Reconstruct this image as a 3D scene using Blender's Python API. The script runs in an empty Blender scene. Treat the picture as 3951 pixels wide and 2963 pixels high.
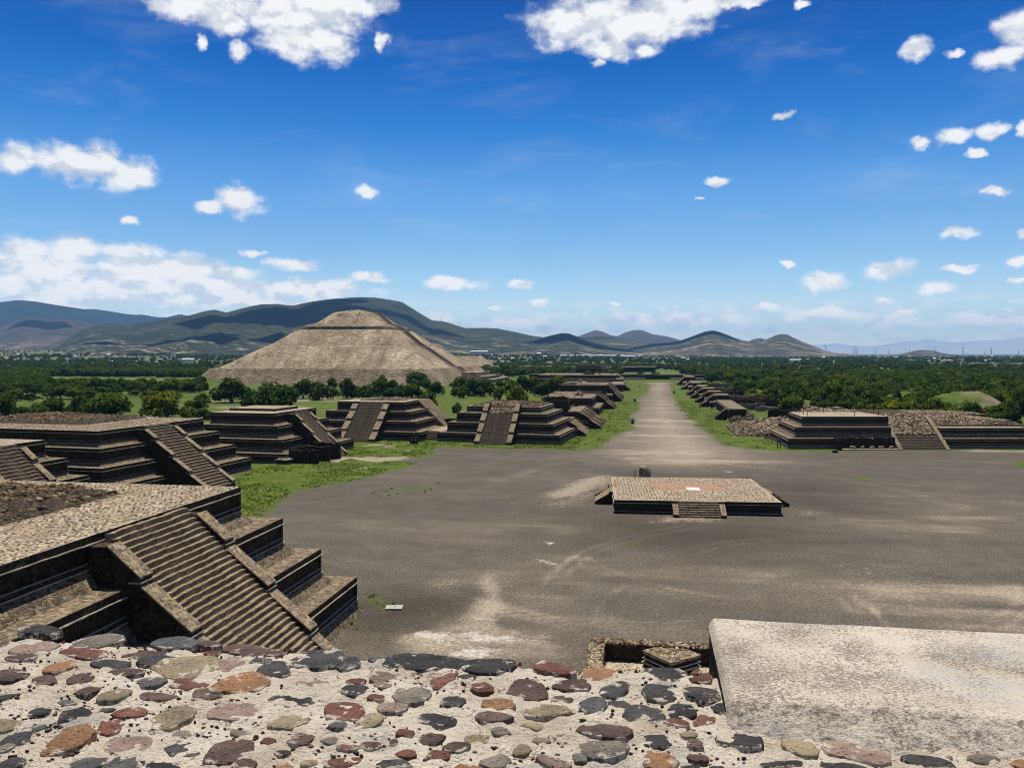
import bpy, bmesh, math, random
import numpy as np
from mathutils import Vector, Matrix
from math import sin, cos, pi, radians, atan, atan2, sqrt, tan

random.seed(7)
rng = np.random.default_rng(7)
S = bpy.context.scene
COL = S.collection

# ------------------------------------------------------------------ camera
F, CX, CY, H = 3197.0, 1975.5, 1481.5, 24.0       # focal length and centre in pixels of the 3951 px photograph, eye height
PITCH = atan((CY - 1363.0) / F)
PSI = atan((2500.0 - CX) / F * cos(PITCH))
fw = np.array([-sin(PSI) * cos(PITCH), cos(PSI) * cos(PITCH), -sin(PITCH)])
rt = np.array([cos(PSI), sin(PSI), 0.0])
up = np.cross(rt, fw)
cam = bpy.data.objects.new('camera', bpy.data.cameras.new('camera'))
COL.objects.link(cam)
cam.data.sensor_width = 36.0
cam.data.lens = 36.0 * F / 3951.0
cam.data.clip_start = 0.1
cam.data.clip_end = 90000.0
cam.location = (0, 0, H)
cam.rotation_euler = (pi / 2 - PITCH, 0, PSI)
S.camera = cam

def ray(px, py):
    return fw + rt * (px - CX) / F - up * (py - CY) / F
def P(px, py, z=0.0):                               # survey: a point measured in the photograph, at height z
    d = ray(px, py); t = (z - H) / d[2]
    return np.array([d[0] * t, d[1] * t, z])
def Q(x, y, z=0.0):                                 # the same from the 2212 px overview
    return P(x * 1.7862, y * 1.7862, z)

# ------------------------------------------------------------------ light
SUN_EL, SUN_AZ = radians(75.0), radians(-14.0)      # azimuth from +Y (south down the avenue), negative = left
sd = Vector((sin(SUN_AZ) * cos(SUN_EL), cos(SUN_AZ) * cos(SUN_EL), sin(SUN_EL)))
sun = bpy.data.objects.new('sun', bpy.data.lights.new('sun', 'SUN'))
COL.objects.link(sun)
sun.data.energy = 5.0
sun.data.angle = radians(0.53)
sun.data.color = (1.0, 0.94, 0.83)
sun.rotation_euler = sd.to_track_quat('Z', 'Y').to_euler()

S.view_settings.view_transform = 'Standard'
S.view_settings.look = 'None'
S.view_settings.exposure = 0.28
S.view_settings.gamma = 1.0
S.view_settings.use_curve_mapping = False
S.render.engine = 'CYCLES'
S.cycles.use_denoising = True
S.cycles.filter_width = 1.05
S.cycles.max_bounces = 6
S.cycles.diffuse_bounces = 3
S.cycles.volume_bounces = 0
S.cycles.transparent_max_bounces = 4
S.cycles.sample_clamp_indirect = 6

# ------------------------------------------------------------------ node helper
class NT:
    def __init__(s, tree):
        s.t = tree; tree.nodes.clear()
    def n(s, typ, **kw):
        nd = s.t.nodes.new(typ)
        for k, v in kw.items():
            if k.startswith('i_'):
                k = k[2:]; k = int(k) if k.isdigit() else k.replace('_', ' ')
                s.put(nd.inputs[k], v)
            else:
                setattr(nd, k, v)
        return nd
    def put(s, sock, v):
        if isinstance(v, bpy.types.NodeSocket): s.t.links.new(v, sock)
        elif isinstance(v, bpy.types.Node): s.t.links.new(v.outputs[0], sock)
        else:
            if sock.type == 'RGBA' and hasattr(v, '__len__') and len(v) == 3: v = (*v, 1)
            sock.default_value = v
    def m(s, op, a, b=None, c=None, clamp=False):
        nd = s.t.nodes.new('ShaderNodeMath'); nd.operation = op; nd.use_clamp = clamp
        for i, v in enumerate((a, b, c)):
            if v is not None: s.put(nd.inputs[i], v)
        return nd.outputs[0]
    def v(s, op, a, b=None, c=None):
        nd = s.t.nodes.new('ShaderNodeVectorMath'); nd.operation = op
        for i, x in enumerate((a, b, c)):
            if x is not None: s.put(nd.inputs[i], x)
        return nd.outputs['Value'] if op in ('LENGTH', 'DISTANCE', 'DOT_PRODUCT') else nd.outputs[0]
    def mix(s, fac, a, b, mode='MIX'):
        nd = s.t.nodes.new('ShaderNodeMix'); nd.data_type = 'RGBA'; nd.blend_type = mode; nd.clamp_factor = True
        s.put(nd.inputs[0], fac); s.put(nd.inputs[6], a); s.put(nd.inputs[7], b)
        return nd.outputs[2]
    def ramp(s, fac, stops, interp='LINEAR'):
        nd = s.t.nodes.new('ShaderNodeValToRGB'); s.put(nd.inputs[0], fac)
        cr = nd.color_ramp; cr.interpolation = interp
        while len(cr.elements) < len(stops): cr.elements.new(0.5)
        for e, (p, c) in zip(cr.elements, stops):
            e.position = p
            e.color = (*c, 1) if hasattr(c, '__len__') else (c, c, c, 1)
        return nd.outputs[0]
    def noise(s, vec, scale, detail=4, rough=0.55, dist=0.0, out=0):
        nd = s.n('ShaderNodeTexNoise'); s.put(nd.inputs['Vector'], vec)
        nd.inputs['Scale'].default_value = scale; nd.inputs['Detail'].default_value = detail
        nd.inputs['Roughness'].default_value = rough; nd.inputs['Distortion'].default_value = dist
        return nd.outputs[out]
    def vor(s, vec, scale, feature='F1', rand=1.0):
        nd = s.n('ShaderNodeTexVoronoi', feature=feature); s.put(nd.inputs['Vector'], vec)
        nd.inputs['Scale'].default_value = scale; nd.inputs['Randomness'].default_value = rand
        return nd
    def sstep(s, x, a, b):
        nd = s.t.nodes.new('ShaderNodeMapRange'); nd.interpolation_type = 'SMOOTHSTEP'
        s.put(nd.inputs[0], x); nd.inputs[1].default_value = a; nd.inputs[2].default_value = b
        return nd.outputs[0]

# ------------------------------------------------------------------ sky with clouds
W = bpy.data.worlds.new('World'); S.world = W; W.use_nodes = True
w = NT(W.node_tree)
tc = w.n('ShaderNodeTexCoord').outputs['Generated']
sky = w.n('ShaderNodeTexSky', sky_type='NISHITA', sun_disc=False)
sky.sun_elevation = SUN_EL; sky.sun_rotation = SUN_AZ; sky.altitude = 2300; sky.air_density = 1.0
sky.dust_density = 0.3; sky.ozone_density = 2.5
sep = w.n('ShaderNodeSeparateXYZ', i_0=tc)
el = w.m('ARCSINE', sep.outputs[2])
az = w.m('ARCTAN2', sep.outputs[0], sep.outputs[1])
tint = w.ramp(w.m('DIVIDE', el, 0.75), [(0.0, (0.82, 0.75, 0.66)), (0.085, (0.68, 0.68, 0.64)), (0.16, (0.44, 0.575, 0.625)), (0.27, (0.235, 0.48, 0.655)), (0.34, (0.075, 0.35, 0.60)),
                                       (0.43, (0.004, 0.24, 0.53)), (0.56, (0.0, 0.142, 0.40)), (1.0, (0.0, 0.12, 0.35))])
skyc = w.v('SCALE', w.mix(1.0, sky.outputs[0], tint, 'MULTIPLY')); skyc.node.inputs['Scale'].default_value = 2.0
p0 = w.n('ShaderNodeCombineXYZ', i_0=az, i_1=el).outputs[0]
wn = w.noise(p0, 26.0, 5, 0.6, out=1)
p1 = w.v('MULTIPLY_ADD', w.v('SUBTRACT', wn, (0.5, 0.5, 0.5)), (0.036, 0.026, 0.0), p0)
sky1 = [(840,30,200,75),(950,90,120,55),(1290,50,250,120),(1290,170,200,95),(1500,20,180,50),(1090,60,130,60),(1410,200,120,60),(870,170,28,30),(1030,215,48,38),(1633,178,30,40),
 (90,680,120,65),(270,690,150,75),(400,700,140,75),(540,740,110,72),(1030,855,108,62),(895,888,70,30),(1570,815,60,34),(550,957,44,22),
 (100,1100,160,80),(310,1060,125,75),(550,1110,170,70),(780,1140,190,60),(950,1160,140,35),(300,1215,460,55),(800,1230,460,55),(1300,1235,290,45),(1080,1078,54,16),(1240,1125,110,35),(1590,1188,80,24),(50,1262,55,18),
 (1920,1213,130,32),(300,1290,350,45),(1000,1290,500,34),(200,1150,260,90),(620,1190,330,75),(980,1220,240,45)]
sky2 = [(530,90,360,115),(330,110,185,90),(700,70,200,110),(500,205,120,50),(620,210,64,44),(850,40,95,50),(1030,8,115,24),(1290,10,28,18),(440,280,28,22),
 (2200,110,95,80),(2120,235,95,54),(1765,200,66,42),(1930,215,40,18),(1200,495,45,22),(2085,540,64,38),(1930,570,78,36),(1780,600,48,24),(2025,635,44,16),(2210,540,38,28),(940,750,62,22),(865,830,20,9),(2090,795,68,22),(1945,970,60,27),(1220,1095,30,13),(1380,1170,105,45),(1655,1122,98,38),(1935,1113,70,18),(1850,1200,74,29),(2190,1085,64,32),(2180,1172,42,16),(2210,975,24,22),(120,1183,50,22),(195,1255,52,17),(10,1285,36,17),(497,1270,30,13),(750,1271,16,9),(1085,1285,105,22),(1400,1305,160,26),(1640,1256,64,18),(1700,1285,64,20),(1520,1280,42,15),(1230,1335,64,22),(1660,1310,54,16),(100,1340,140,24),(600,1335,150,27),(800,1330,130,27),(2060,1330,90,24),(2180,1325,60,22)]
blobs = [(x / 1.106, y / 1.106, a / 1.106, b / 1.106) for x, y, a, b in sky1] + \
        [(1900 + x / 1.0785, y / 1.0785, a / 1.0785, b / 1.0785) for x, y, a, b in sky2]
md = None
for x, y, a, b in blobs:
    d = ray(x, y); d = d / np.linalg.norm(d)
    ca, ce = atan2(d[0], d[1]), math.asin(d[2])
    k = np.linalg.norm(ray(x, y))
    g_ = 1.20 if a > 60 else 1.12
    ia, ie = F * k / (a * g_) * cos(ce), F * k / (b * g_)
    L = w.v('LENGTH', w.v('MULTIPLY_ADD', p1, (ia, ie, 0), (-ca * ia, -ce * ie, 0)))
    md = L if md is None else w.m('MINIMUM', md, L)
fb = w.noise(w.v('MULTIPLY', p0, (1.0, 1.5, 1.0)), 34.0, 7, 0.54)
fb2 = w.noise(w.v('MULTIPLY', p0, (1.0, 2.2, 1.0)), 19.0, 5, 0.55)
dens = w.m('ADD', w.m('SUBTRACT', 1.0, md), w.m('MULTIPLY', w.m('SUBTRACT', fb, 0.5), 1.2))
fe = w.noise(w.v('MULTIPLY', p0, (1.0, 1.5, 1.0)), 120.0, 6, 0.65)
alpha = w.sstep(w.m('ADD', dens, w.m('MULTIPLY', w.m('SUBTRACT', fe, 0.5), 0.22)), -0.06, 0.62)
# light fair-weather cumulus scattered low over the horizon, and faint high veils
far = w.noise(w.v('MULTIPLY', p0, (1.0, 3.2, 1.0)), 34.0, 5, 0.6)
band = w.m('MULTIPLY', w.sstep(el, 0.0, 0.02), w.m('SUBTRACT', 1.0, w.sstep(el, 0.036, 0.07)))
alpha2 = w.m('MULTIPLY', w.sstep(far, 0.42, 0.60), w.m('MULTIPLY', band, 0.85))
veil = w.noise(w.v('MULTIPLY', p0, (1.0, 3.5, 1.0)), 5.0, 7, 0.62, 0.6)
alpha3 = w.m('MULTIPLY', w.sstep(veil, 0.48, 0.85), 0.17)
oth = w.m('MAXIMUM', w.sstep(el, 0.46, 0.54), w.sstep(w.m('ABSOLUTE', w.m('ADD', az, 0.16)), 0.72, 0.85))     # cumulus added over the unseen rest of the sky, to whiten the skylight
cu = w.noise(w.v('MULTIPLY', tc, (1.0, 1.0, 1.5)), 5.5, 7, 0.56)
alpha4 = w.m('MULTIPLY', w.sstep(cu, 0.575, 0.65), oth)
al = w.m('MAXIMUM', w.m('MAXIMUM', alpha, alpha4), w.m('MAXIMUM', alpha2, alpha3))
fbu = w.noise(w.v('MULTIPLY', w.v('ADD', p0, (0.002, 0.011, 0.0)), (1.0, 1.5, 1.0)), 34.0, 6, 0.54)
emb = w.m('MULTIPLY', w.m('SUBTRACT', fb, fbu), 1.1)                     # lit from above
shade = w.sstep(w.m('ADD', w.m('ADD', fb2, emb), w.m('MULTIPLY', w.m('SUBTRACT', fb, 0.5), 0.5)), 0.28, 0.60)
low = w.m('SUBTRACT', 1.0, w.sstep(el, 0.02, 0.16))
cl_hi = w.mix(low, (0.94, 0.945, 0.95), (1.22, 1.17, 1.12))
cl_lo = w.mix(low, (0.66, 0.70, 0.76), (0.80, 0.88, 0.98))
cloud = w.mix(shade, cl_lo, cl_hi)
b1 = w.n('ShaderNodeBackground', i_0=skyc, i_1=0.086)
b2 = w.n('ShaderNodeBackground', i_0=cloud, i_1=0.85)
ms = w.n('ShaderNodeMixShader', i_0=al, i_1=b1.outputs[0], i_2=b2.outputs[0])
w.n('ShaderNodeOutputWorld', i_0=ms.outputs[0])

# ------------------------------------------------------------------ materials
def mat(name, build, rough=0.95, spec=0.15):
    m = bpy.data.materials.new(name); m.use_nodes = True
    t = NT(m.node_tree)
    b = t.n('ShaderNodeBsdfPrincipled'); o = t.n('ShaderNodeOutputMaterial', i_0=b.outputs[0])
    b.inputs['Roughness'].default_value = rough; b.inputs['Specular IOR Level'].default_value = spec
    r = build(t, b)
    col, bump = r if isinstance(r, tuple) else (r, None)
    t.put(b.inputs['Base Color'], col)
    if bump is not None:
        h, dist, strength = bump
        bn = t.n('ShaderNodeBump', i_Height=h, i_Distance=dist, i_Strength=strength)
        t.put(b.inputs['Normal'], bn.outputs[0])
    return m
def obco(t): return t.n('ShaderNodeTexCoord').outputs['Object']
def geopos(t): return t.n('ShaderNodeNewGeometry').outputs['Position']

def masonry(name, stops, mortar, scale=2.4, edge=0.07, mo=1.0, grime=0.5, bump=0.05, green=0.0):
    def b(t, bs):
        c = obco(t)
        c = t.v('MULTIPLY_ADD', t.noise(c, 1.3, 3, out=1), (0.22, 0.22, 0.22), c)
        cs = t.v('MULTIPLY', c, (1.0, 1.0, 1.35))
        v1 = t.vor(cs, scale); ve = t.vor(cs, scale, 'DISTANCE_TO_EDGE')
        rnd = t.n('ShaderNodeSeparateColor', i_0=v1.outputs['Color']).outputs[0]
        st = t.ramp(rnd, stops)
        fine = t.noise(c, 11.0, 5, 0.65)
        st = t.mix(0.55, st, t.ramp(fine, [(0.25, 0.30), (0.75, 1.0)]), 'MULTIPLY')
        mk = t.m('SUBTRACT', 1.0, t.sstep(ve.outputs['Distance'], edge * 0.35, edge))
        cc = t.mix(t.m('MULTIPLY', mk, mo), st, mortar)
        big = t.noise(c, 0.35, 5, 0.65)
        cc = t.mix(grime, cc, t.ramp(big, [(0.32, 0.38), (0.62, 1.0)]), 'MULTIPLY')
        if green:
            g = t.sstep(t.noise(c, 0.8, 4, 0.7), 0.56, 0.72)
            cc = t.mix(t.m('MULTIPLY', g, green), cc, (0.10, 0.12, 0.03))
        h = t.m('ADD', t.m('MULTIPLY', t.sstep(ve.outputs['Distance'], 0.0, edge * 2), 1.0), t.m('MULTIPLY', fine, 0.6))
        return cc, (h, bump, 0.9)
    return mat(name, b)

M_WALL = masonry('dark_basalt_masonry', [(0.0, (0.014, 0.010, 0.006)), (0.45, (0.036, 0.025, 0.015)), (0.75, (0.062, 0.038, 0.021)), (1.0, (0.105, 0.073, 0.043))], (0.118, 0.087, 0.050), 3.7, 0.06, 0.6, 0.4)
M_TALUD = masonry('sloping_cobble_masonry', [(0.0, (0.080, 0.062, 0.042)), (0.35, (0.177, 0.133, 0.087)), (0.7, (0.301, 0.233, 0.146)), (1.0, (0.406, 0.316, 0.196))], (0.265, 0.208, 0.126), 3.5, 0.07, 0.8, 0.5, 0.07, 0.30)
M_TOP = masonry('cobbled_floor_masonry', [(0.0, (0.107, 0.086, 0.061)), (0.35, (0.221, 0.176, 0.123)), (0.7, (0.353, 0.283, 0.197)), (1.0, (0.476, 0.385, 0.271))], (0.533, 0.442, 0.309), 3.4, 0.12, 0.9, 0.4, 0.04, 0.16)
M_LEDGE = masonry('ledge_cobble_masonry', [(0.0, (0.100, 0.078, 0.056)), (0.35, (0.200, 0.153, 0.102)), (0.7, (0.316, 0.243, 0.154)), (1.0, (0.433, 0.337, 0.217))], (0.266, 0.208, 0.125), 3.0, 0.08, 0.8, 0.5, 0.06, 0.35)
M_CAP = masonry('balustrade_masonry', [(0.0, (0.114, 0.088, 0.066)), (0.4, (0.270, 0.201, 0.135)), (0.75, (0.395, 0.294, 0.189)), (1.0, (0.541, 0.421, 0.254))], (0.437, 0.343, 0.205), 3.5, 0.07, 0.9, 0.4, 0.06, 0.12)
M_STEP = masonry('step_masonry', [(0.0, (0.159, 0.119, 0.074)), (0.4, (0.319, 0.239, 0.147)), (1.0, (0.488, 0.371, 0.229))], (0.234, 0.176, 0.111), 4.0, 0.08, 0.7, 0.35, 0.05, 0.10)
M_LINE = masonry('slab_course_stone', [(0.0, (0.42, 0.35, 0.25)), (1.0, (0.72, 0.61, 0.45))], (0.291, 0.235, 0.148), 3.0, 0.06, 0.6, 0.4, 0.03)
M_RUB = masonry('rubble_core_masonry', [(0.0, (0.040, 0.032, 0.024)), (0.5, (0.104, 0.080, 0.056)), (1.0, (0.192, 0.144, 0.096))], (0.056, 0.044, 0.032), 2.6, 0.09, 0.9, 0.4, 0.15, 0.1)

def cobble_mat(name, stops, dark=1.0):
    def b(t, bs):
        at = t.n('ShaderNodeAttribute', attribute_name='rnd')
        oi = t.n('ShaderNodeObjectInfo')
        r = t.m('FRACT', t.m('ADD', at.outputs['Fac'], oi.outputs['Random']))
        c = t.ramp(r, stops)
        g = t.noise(geopos(t), 14.0, 5, 0.65)
        c = t.mix(0.55, c, t.ramp(g, [(0.25, 0.45), (0.75, 1.0)]), 'MULTIPLY')
        return c, (g, 0.03, 0.7)
    return mat(name, b)
M_COB = cobble_mat('paving_cobble', [(0.0, (0.069, 0.061, 0.050)), (0.22, (0.138, 0.115, 0.087)), (0.4, (0.243, 0.161, 0.105)), (0.6, (0.308, 0.222, 0.140)), (0.8, (0.373, 0.283, 0.179)), (0.93, (0.406, 0.260, 0.140)), (1.0, (0.454, 0.352, 0.218))])
M_COBD = cobble_mat('dark_rubble_stone', [(0.0, (0.036, 0.029, 0.021)), (0.4, (0.104, 0.073, 0.041)), (0.75, (0.208, 0.147, 0.078)), (1.0, (0.343, 0.245, 0.135))])
M_COBL = cobble_mat('pale_rubble_stone', [(0.0, (0.090, 0.068, 0.044)), (0.4, (0.240, 0.176, 0.110)), (0.75, (0.400, 0.304, 0.190)), (1.0, (0.599, 0.481, 0.316))])

def stone_mat(name, base, var):
    def b(t, bs):
        g = geopos(t); oi = t.n('ShaderNodeObjectInfo').outputs['Random']
        c = t.mix(t.sstep(t.noise(t.v('ADD', g, t.n('ShaderNodeCombineXYZ', i_0=oi).outputs[0]), 7.0, 4, 0.6), 0.35, 0.68), base, var)
        c = t.mix(0.6, c, t.ramp(t.noise(g, 60.0, 5, 0.7), [(0.25, 0.35), (0.7, 1.1)]), 'MULTIPLY')
        c = t.mix(1.0, c, t.ramp(oi, [(0.0, 0.72), (1.0, 1.2)]), 'MULTIPLY')
        edg = t.n('ShaderNodeAttribute', attribute_name='rnd').outputs['Fac']
        lim = t.m('MULTIPLY', t.sstep(t.m('ADD', t.noise(g, 10.0, 6, 0.72), t.m('MULTIPLY', edg, .13)), 0.60, 0.67), 0.92)
        c = t.mix(lim, c, (0.66, 0.57, 0.45))
        pore = t.vor(g, 42.0).outputs['Distance']
        h = t.m('ADD', t.sstep(pore, 0.0, 0.35), t.m('MULTIPLY', t.noise(g, 22.0, 6, 0.7), 2.6))
        return c, (h, 0.022, 1.0)
    return mat(name, b, 0.9, 0.25)
STONES = dict(
    D=stone_mat('charcoal_basalt', (0.056, 0.052, 0.050), (0.105, 0.098, 0.092)),
    S=stone_mat('slate_grey_basalt', (0.115, 0.112, 0.112), (0.19, 0.18, 0.165)),
    G=stone_mat('grey_beige_stone', (0.29, 0.25, 0.19), (0.17, 0.155, 0.135)),
    M=stone_mat('purple_brown_stone', (0.135, 0.088, 0.072), (0.22, 0.155, 0.12)),
    R=stone_mat('red_scoria', (0.19, 0.078, 0.055), (0.27, 0.13, 0.095)),
    P=stone_mat('pink_grey_stone', (0.45, 0.32, 0.25), (0.33, 0.23, 0.18)),
    T=stone_mat('tan_stone', (0.45, 0.35, 0.21), (0.30, 0.24, 0.16)),
    O=stone_mat('orange_stone', (0.48, 0.25, 0.115), (0.36, 0.20, 0.11)))

def mortar_b(t, bs):
    g = geopos(t)
    c = t.ramp(t.noise(g, 3.0, 5, 0.6), [(0.3, (0.58, 0.48, 0.355)), (0.5, (0.80, 0.70, 0.55)), (0.75, (0.87, 0.79, 0.655))])
    grey = t.sstep(t.noise(g, 1.7, 5, 0.65), 0.53, 0.68)
    c = t.mix(t.m('MULTIPLY', grey, 0.75), c, (0.40, 0.385, 0.355))
    f = t.noise(g, 70.0, 4, 0.7)
    c = t.mix(0.6, c, t.ramp(f, [(0.30, 0.6), (0.46, 1.0)]), 'MULTIPLY')
    crk = t.m('MULTIPLY', t.m('SUBTRACT', 1.0, t.sstep(t.vor(t.v('MULTIPLY_ADD', t.noise(g, 9.0, 4, out=1), (.25, .25, .25), g), 4.2, 'DISTANCE_TO_EDGE').outputs['Distance'], 0.004, 0.02)), t.sstep(t.noise(g, 2.3, 4), 0.48, 0.56))
    c = t.mix(t.m('MULTIPLY', crk, .85), c, (0.09, 0.07, 0.055))
    chip = t.m('MULTIPLY', t.m('SUBTRACT', 1.0, t.sstep(t.vor(g, 26.0).outputs['Distance'], 0.16, 0.24)), t.sstep(t.noise(g, 6.0, 3), 0.5, 0.62))
    c = t.mix(chip, c, (0.10, 0.06, 0.05))
    return c, (t.m('ADD', f, t.m('MULTIPLY', t.noise(g, 14.0, 5, 0.7), 2.4)), 0.035, 1.0)
M_MORTAR = mat('cream_lime_mortar', mortar_b)
def plaster_b(t, bs):
    g = geopos(t); gs = t.v('MULTIPLY', g, (0.7, 1.0, 1.0))
    c = t.ramp(t.noise(g, 2.2, 5, 0.6), [(0.35, (0.44, 0.385, 0.305)), (0.55, (0.57, 0.50, 0.40)), (0.75, (0.50, 0.46, 0.385))])
    grey = t.sstep(t.noise(t.v('MULTIPLY', g, (1.0, 1.6, 1.0)), 1.3, 4, 0.6), 0.50, 0.66)
    c = t.mix(t.m('MULTIPLY', grey, 0.7), c, (0.42, 0.405, 0.37))
    dn = t.m('ADD', t.m('ADD', .25, t.m('MULTIPLY', t.noise(g, 2.6, 3), .5)), t.m('MULTIPLY', t.m('SUBTRACT', t.noise(gs, 85.0, 5, 0.88), 0.5), 1.5))
    fa = t.n('ShaderNodeAttribute', attribute_name='front').outputs['Fac']
    big = t.m('MULTIPLY', fa, t.m('SUBTRACT', t.noise(g, 22.0, 4, 0.7), 0.42))
    dn = t.m('ADD', dn, t.m('MULTIPLY', big, 0.6))
    chip = t.m('MULTIPLY', t.sstep(dn, 0.57, 0.62), t.m('SUBTRACT', 1.0, t.m('MULTIPLY', grey, 0.35)))
    c = t.mix(t.m('MULTIPLY', chip, 0.72), c, t.mix(t.noise(g, 9.0, 2), (0.15, 0.08, 0.055), (0.22, 0.15, 0.11)))
    h = t.m('SUBTRACT', t.noise(gs, 50.0, 5, 0.7), t.m('MULTIPLY', chip, 0.4))
    return c, (h, 0.02, 0.8)
M_PLASTER = mat('worn_speckled_plaster', plaster_b)

def sunpyr_b(t, bs, k=1.0):
    g = geopos(t)
    c = t.ramp(t.noise(t.v('MULTIPLY', g, (1, 1, 1.0)), 0.05, 6, 0.66), [(q, tuple(x * k for x in cc)) for q, cc in ((0.3, (0.27, 0.205, 0.125)), (0.5, (0.43, 0.335, 0.215)), (0.68, (0.56, 0.45, 0.30)))])
    st = t.noise(t.v('MULTIPLY', g, (1.0, 0.25, 0.12)), 0.14, 5, 0.7)      # run-off streaks down the slopes
    c = t.mix(0.75, c, t.ramp(st, [(0.32, 0.5), (0.55, 1.0), (0.72, 1.3)]), 'MULTIPLY')
    pale = t.sstep(st, 0.60, 0.74)
    c = t.mix(t.m('MULTIPLY', pale, 0.5), c, (0.62, 0.54, 0.42))
    v = t.vor(t.v('MULTIPLY', g, (1, 1, 1.4)), 0.55)
    r = t.n('ShaderNodeSeparateColor', i_0=v.outputs['Color']).outputs[0]
    c = t.mix(0.75, c, t.ramp(r, [(0.0, 0.55), (1.0, 1.18)]), 'MULTIPLY')
    ln = t.noise(t.v('MULTIPLY', g, (0.25, 0.25, 2.2)), 0.8, 4, 0.7)
    c = t.mix(0.5, c, t.ramp(ln, [(0.32, 0.45), (0.55, 1.0)]), 'MULTIPLY')
    return c, (t.m('ADD', t.vor(g, 0.7).outputs['Distance'], ln), 0.8, 1.0)
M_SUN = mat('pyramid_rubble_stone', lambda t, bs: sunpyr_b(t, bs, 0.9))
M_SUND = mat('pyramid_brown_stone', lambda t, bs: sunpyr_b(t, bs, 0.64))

def ground_attr_b(t, bs):
    g = geopos(t)
    A = lambda n: t.n('ShaderNodeAttribute', attribute_name=n).outputs['Fac']
    fine = t.noise(g, 2.6, 7, 0.78); mid = t.noise(g, 0.22, 6, 0.62); spk = t.noise(g, 2.2, 5, 0.75)
    grav = t.ramp(mid, [(0.3, (0.081, 0.069, 0.053)), (0.55, (0.103, 0.088, 0.068)), (0.75, (0.126, 0.109, 0.085))])
    dark = t.mix(A('dark'), grav, (0.052, 0.043, 0.031))
    cr_ = lambda n, k: t.sstep(t.m('ADD', A(n), t.m('MULTIPLY', t.m('SUBTRACT', t.noise(g, 1.1, 7, 0.75), 0.5), k)), 0.22, 0.62)
    pale = t.mix(t.m('MULTIPLY', t.m('ADD', cr_('pale', 0.5), A('pale')), 0.5), dark, t.ramp(mid, [(0.3, (0.30, 0.245, 0.175)), (0.7, (0.41, 0.34, 0.25))]))
    dirt = t.mix(t.m('MULTIPLY', cr_('dirt', 1.5), 0.8), pale, t.ramp(spk, [(0.3, (0.24, 0.185, 0.125)), (0.7, (0.42, 0.35, 0.26))]))
    white = t.mix(t.m('MULTIPLY', cr_('white', 1.1), 0.9), dirt, t.ramp(spk, [(0.3, (0.34, 0.30, 0.25)), (0.7, (0.62, 0.57, 0.49))]))
    gr = t.ramp(t.noise(g, 0.35, 6, 0.68), [(0.28, (0.040, 0.072, 0.006)), (0.48, (0.076, 0.119, 0.009)), (0.62, (0.119, 0.140, 0.023)), (0.78, (0.166, 0.144, 0.058))])
    gr = t.mix(0.7, gr, t.ramp(t.noise(g, 3.0, 5, 0.75), [(0.3, 0.45), (0.65, 1.1)]), 'MULTIPLY')
    gm = t.sstep(t.m('ADD', A('grass'), t.m('MULTIPLY', t.m('SUBTRACT', spk, 0.5), 1.15)), 0.34, 0.66)
    c = t.mix(gm, white, gr)
    grit = t.noise(g, 3.6, 3, 0.7)
    c = t.mix(0.75, c, t.ramp(grit, [(0.36, 0.55), (0.5, 1.0), (0.66, 1.55)]), 'MULTIPLY')
    c = t.mix(0.8, c, t.ramp(fine, [(0.28, 0.45), (0.68, 1.25)]), 'MULTIPLY')
    return c, (t.m('ADD', fine, spk), 0.10, 0.7)
M_GROUND = mat('plaza_ground', ground_attr_b)

def plain_b(t, bs):
    g = geopos(t)
    big = t.noise(g, 0.0016, 6, 0.62); mid = t.noise(g, 0.009, 6, 0.65); sm = t.noise(g, 0.05, 5, 0.7)
    gr = t.ramp(t.noise(g, 0.02, 6, 0.68), [(0.3, (0.037, 0.068, 0.007)), (0.55, (0.074, 0.118, 0.013)), (0.75, (0.122, 0.130, 0.033))])
    dry = t.ramp(sm, [(0.3, (0.170, 0.132, 0.085)), (0.7, (0.306, 0.246, 0.170))])
    D = t.v('LENGTH', g)
    farm = t.sstep(D, 1000.0, 2600.0)
    dm = t.sstep(t.m('ADD', mid, t.m('MULTIPLY', farm, 0.13)), 0.55, 0.62)
    c = t.mix(t.m('MULTIPLY', dm, 0.8), gr, dry)
    bush = t.sstep(t.m('ADD', t.noise(g, 0.028, 5, 0.72), t.m('MULTIPLY', t.m('SUBTRACT', big, 0.5), 0.5)), 0.47, 0.54)
    c = t.mix(t.m('MULTIPLY', bush, farm), c, t.ramp(sm, [(0.3, (0.02, 0.035, 0.012)), (0.7, (0.045, 0.065, 0.02))]))
    c = t.mix(0.6, c, t.ramp(t.noise(g, 0.6, 5, 0.75), [(0.3, 0.5), (0.68, 1.1)]), 'MULTIPLY')
    return c, (t.noise(g, 0.5, 5, 0.7), 0.5, 0.7)
M_PLAIN = mat('field_ground', plain_b)

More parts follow.
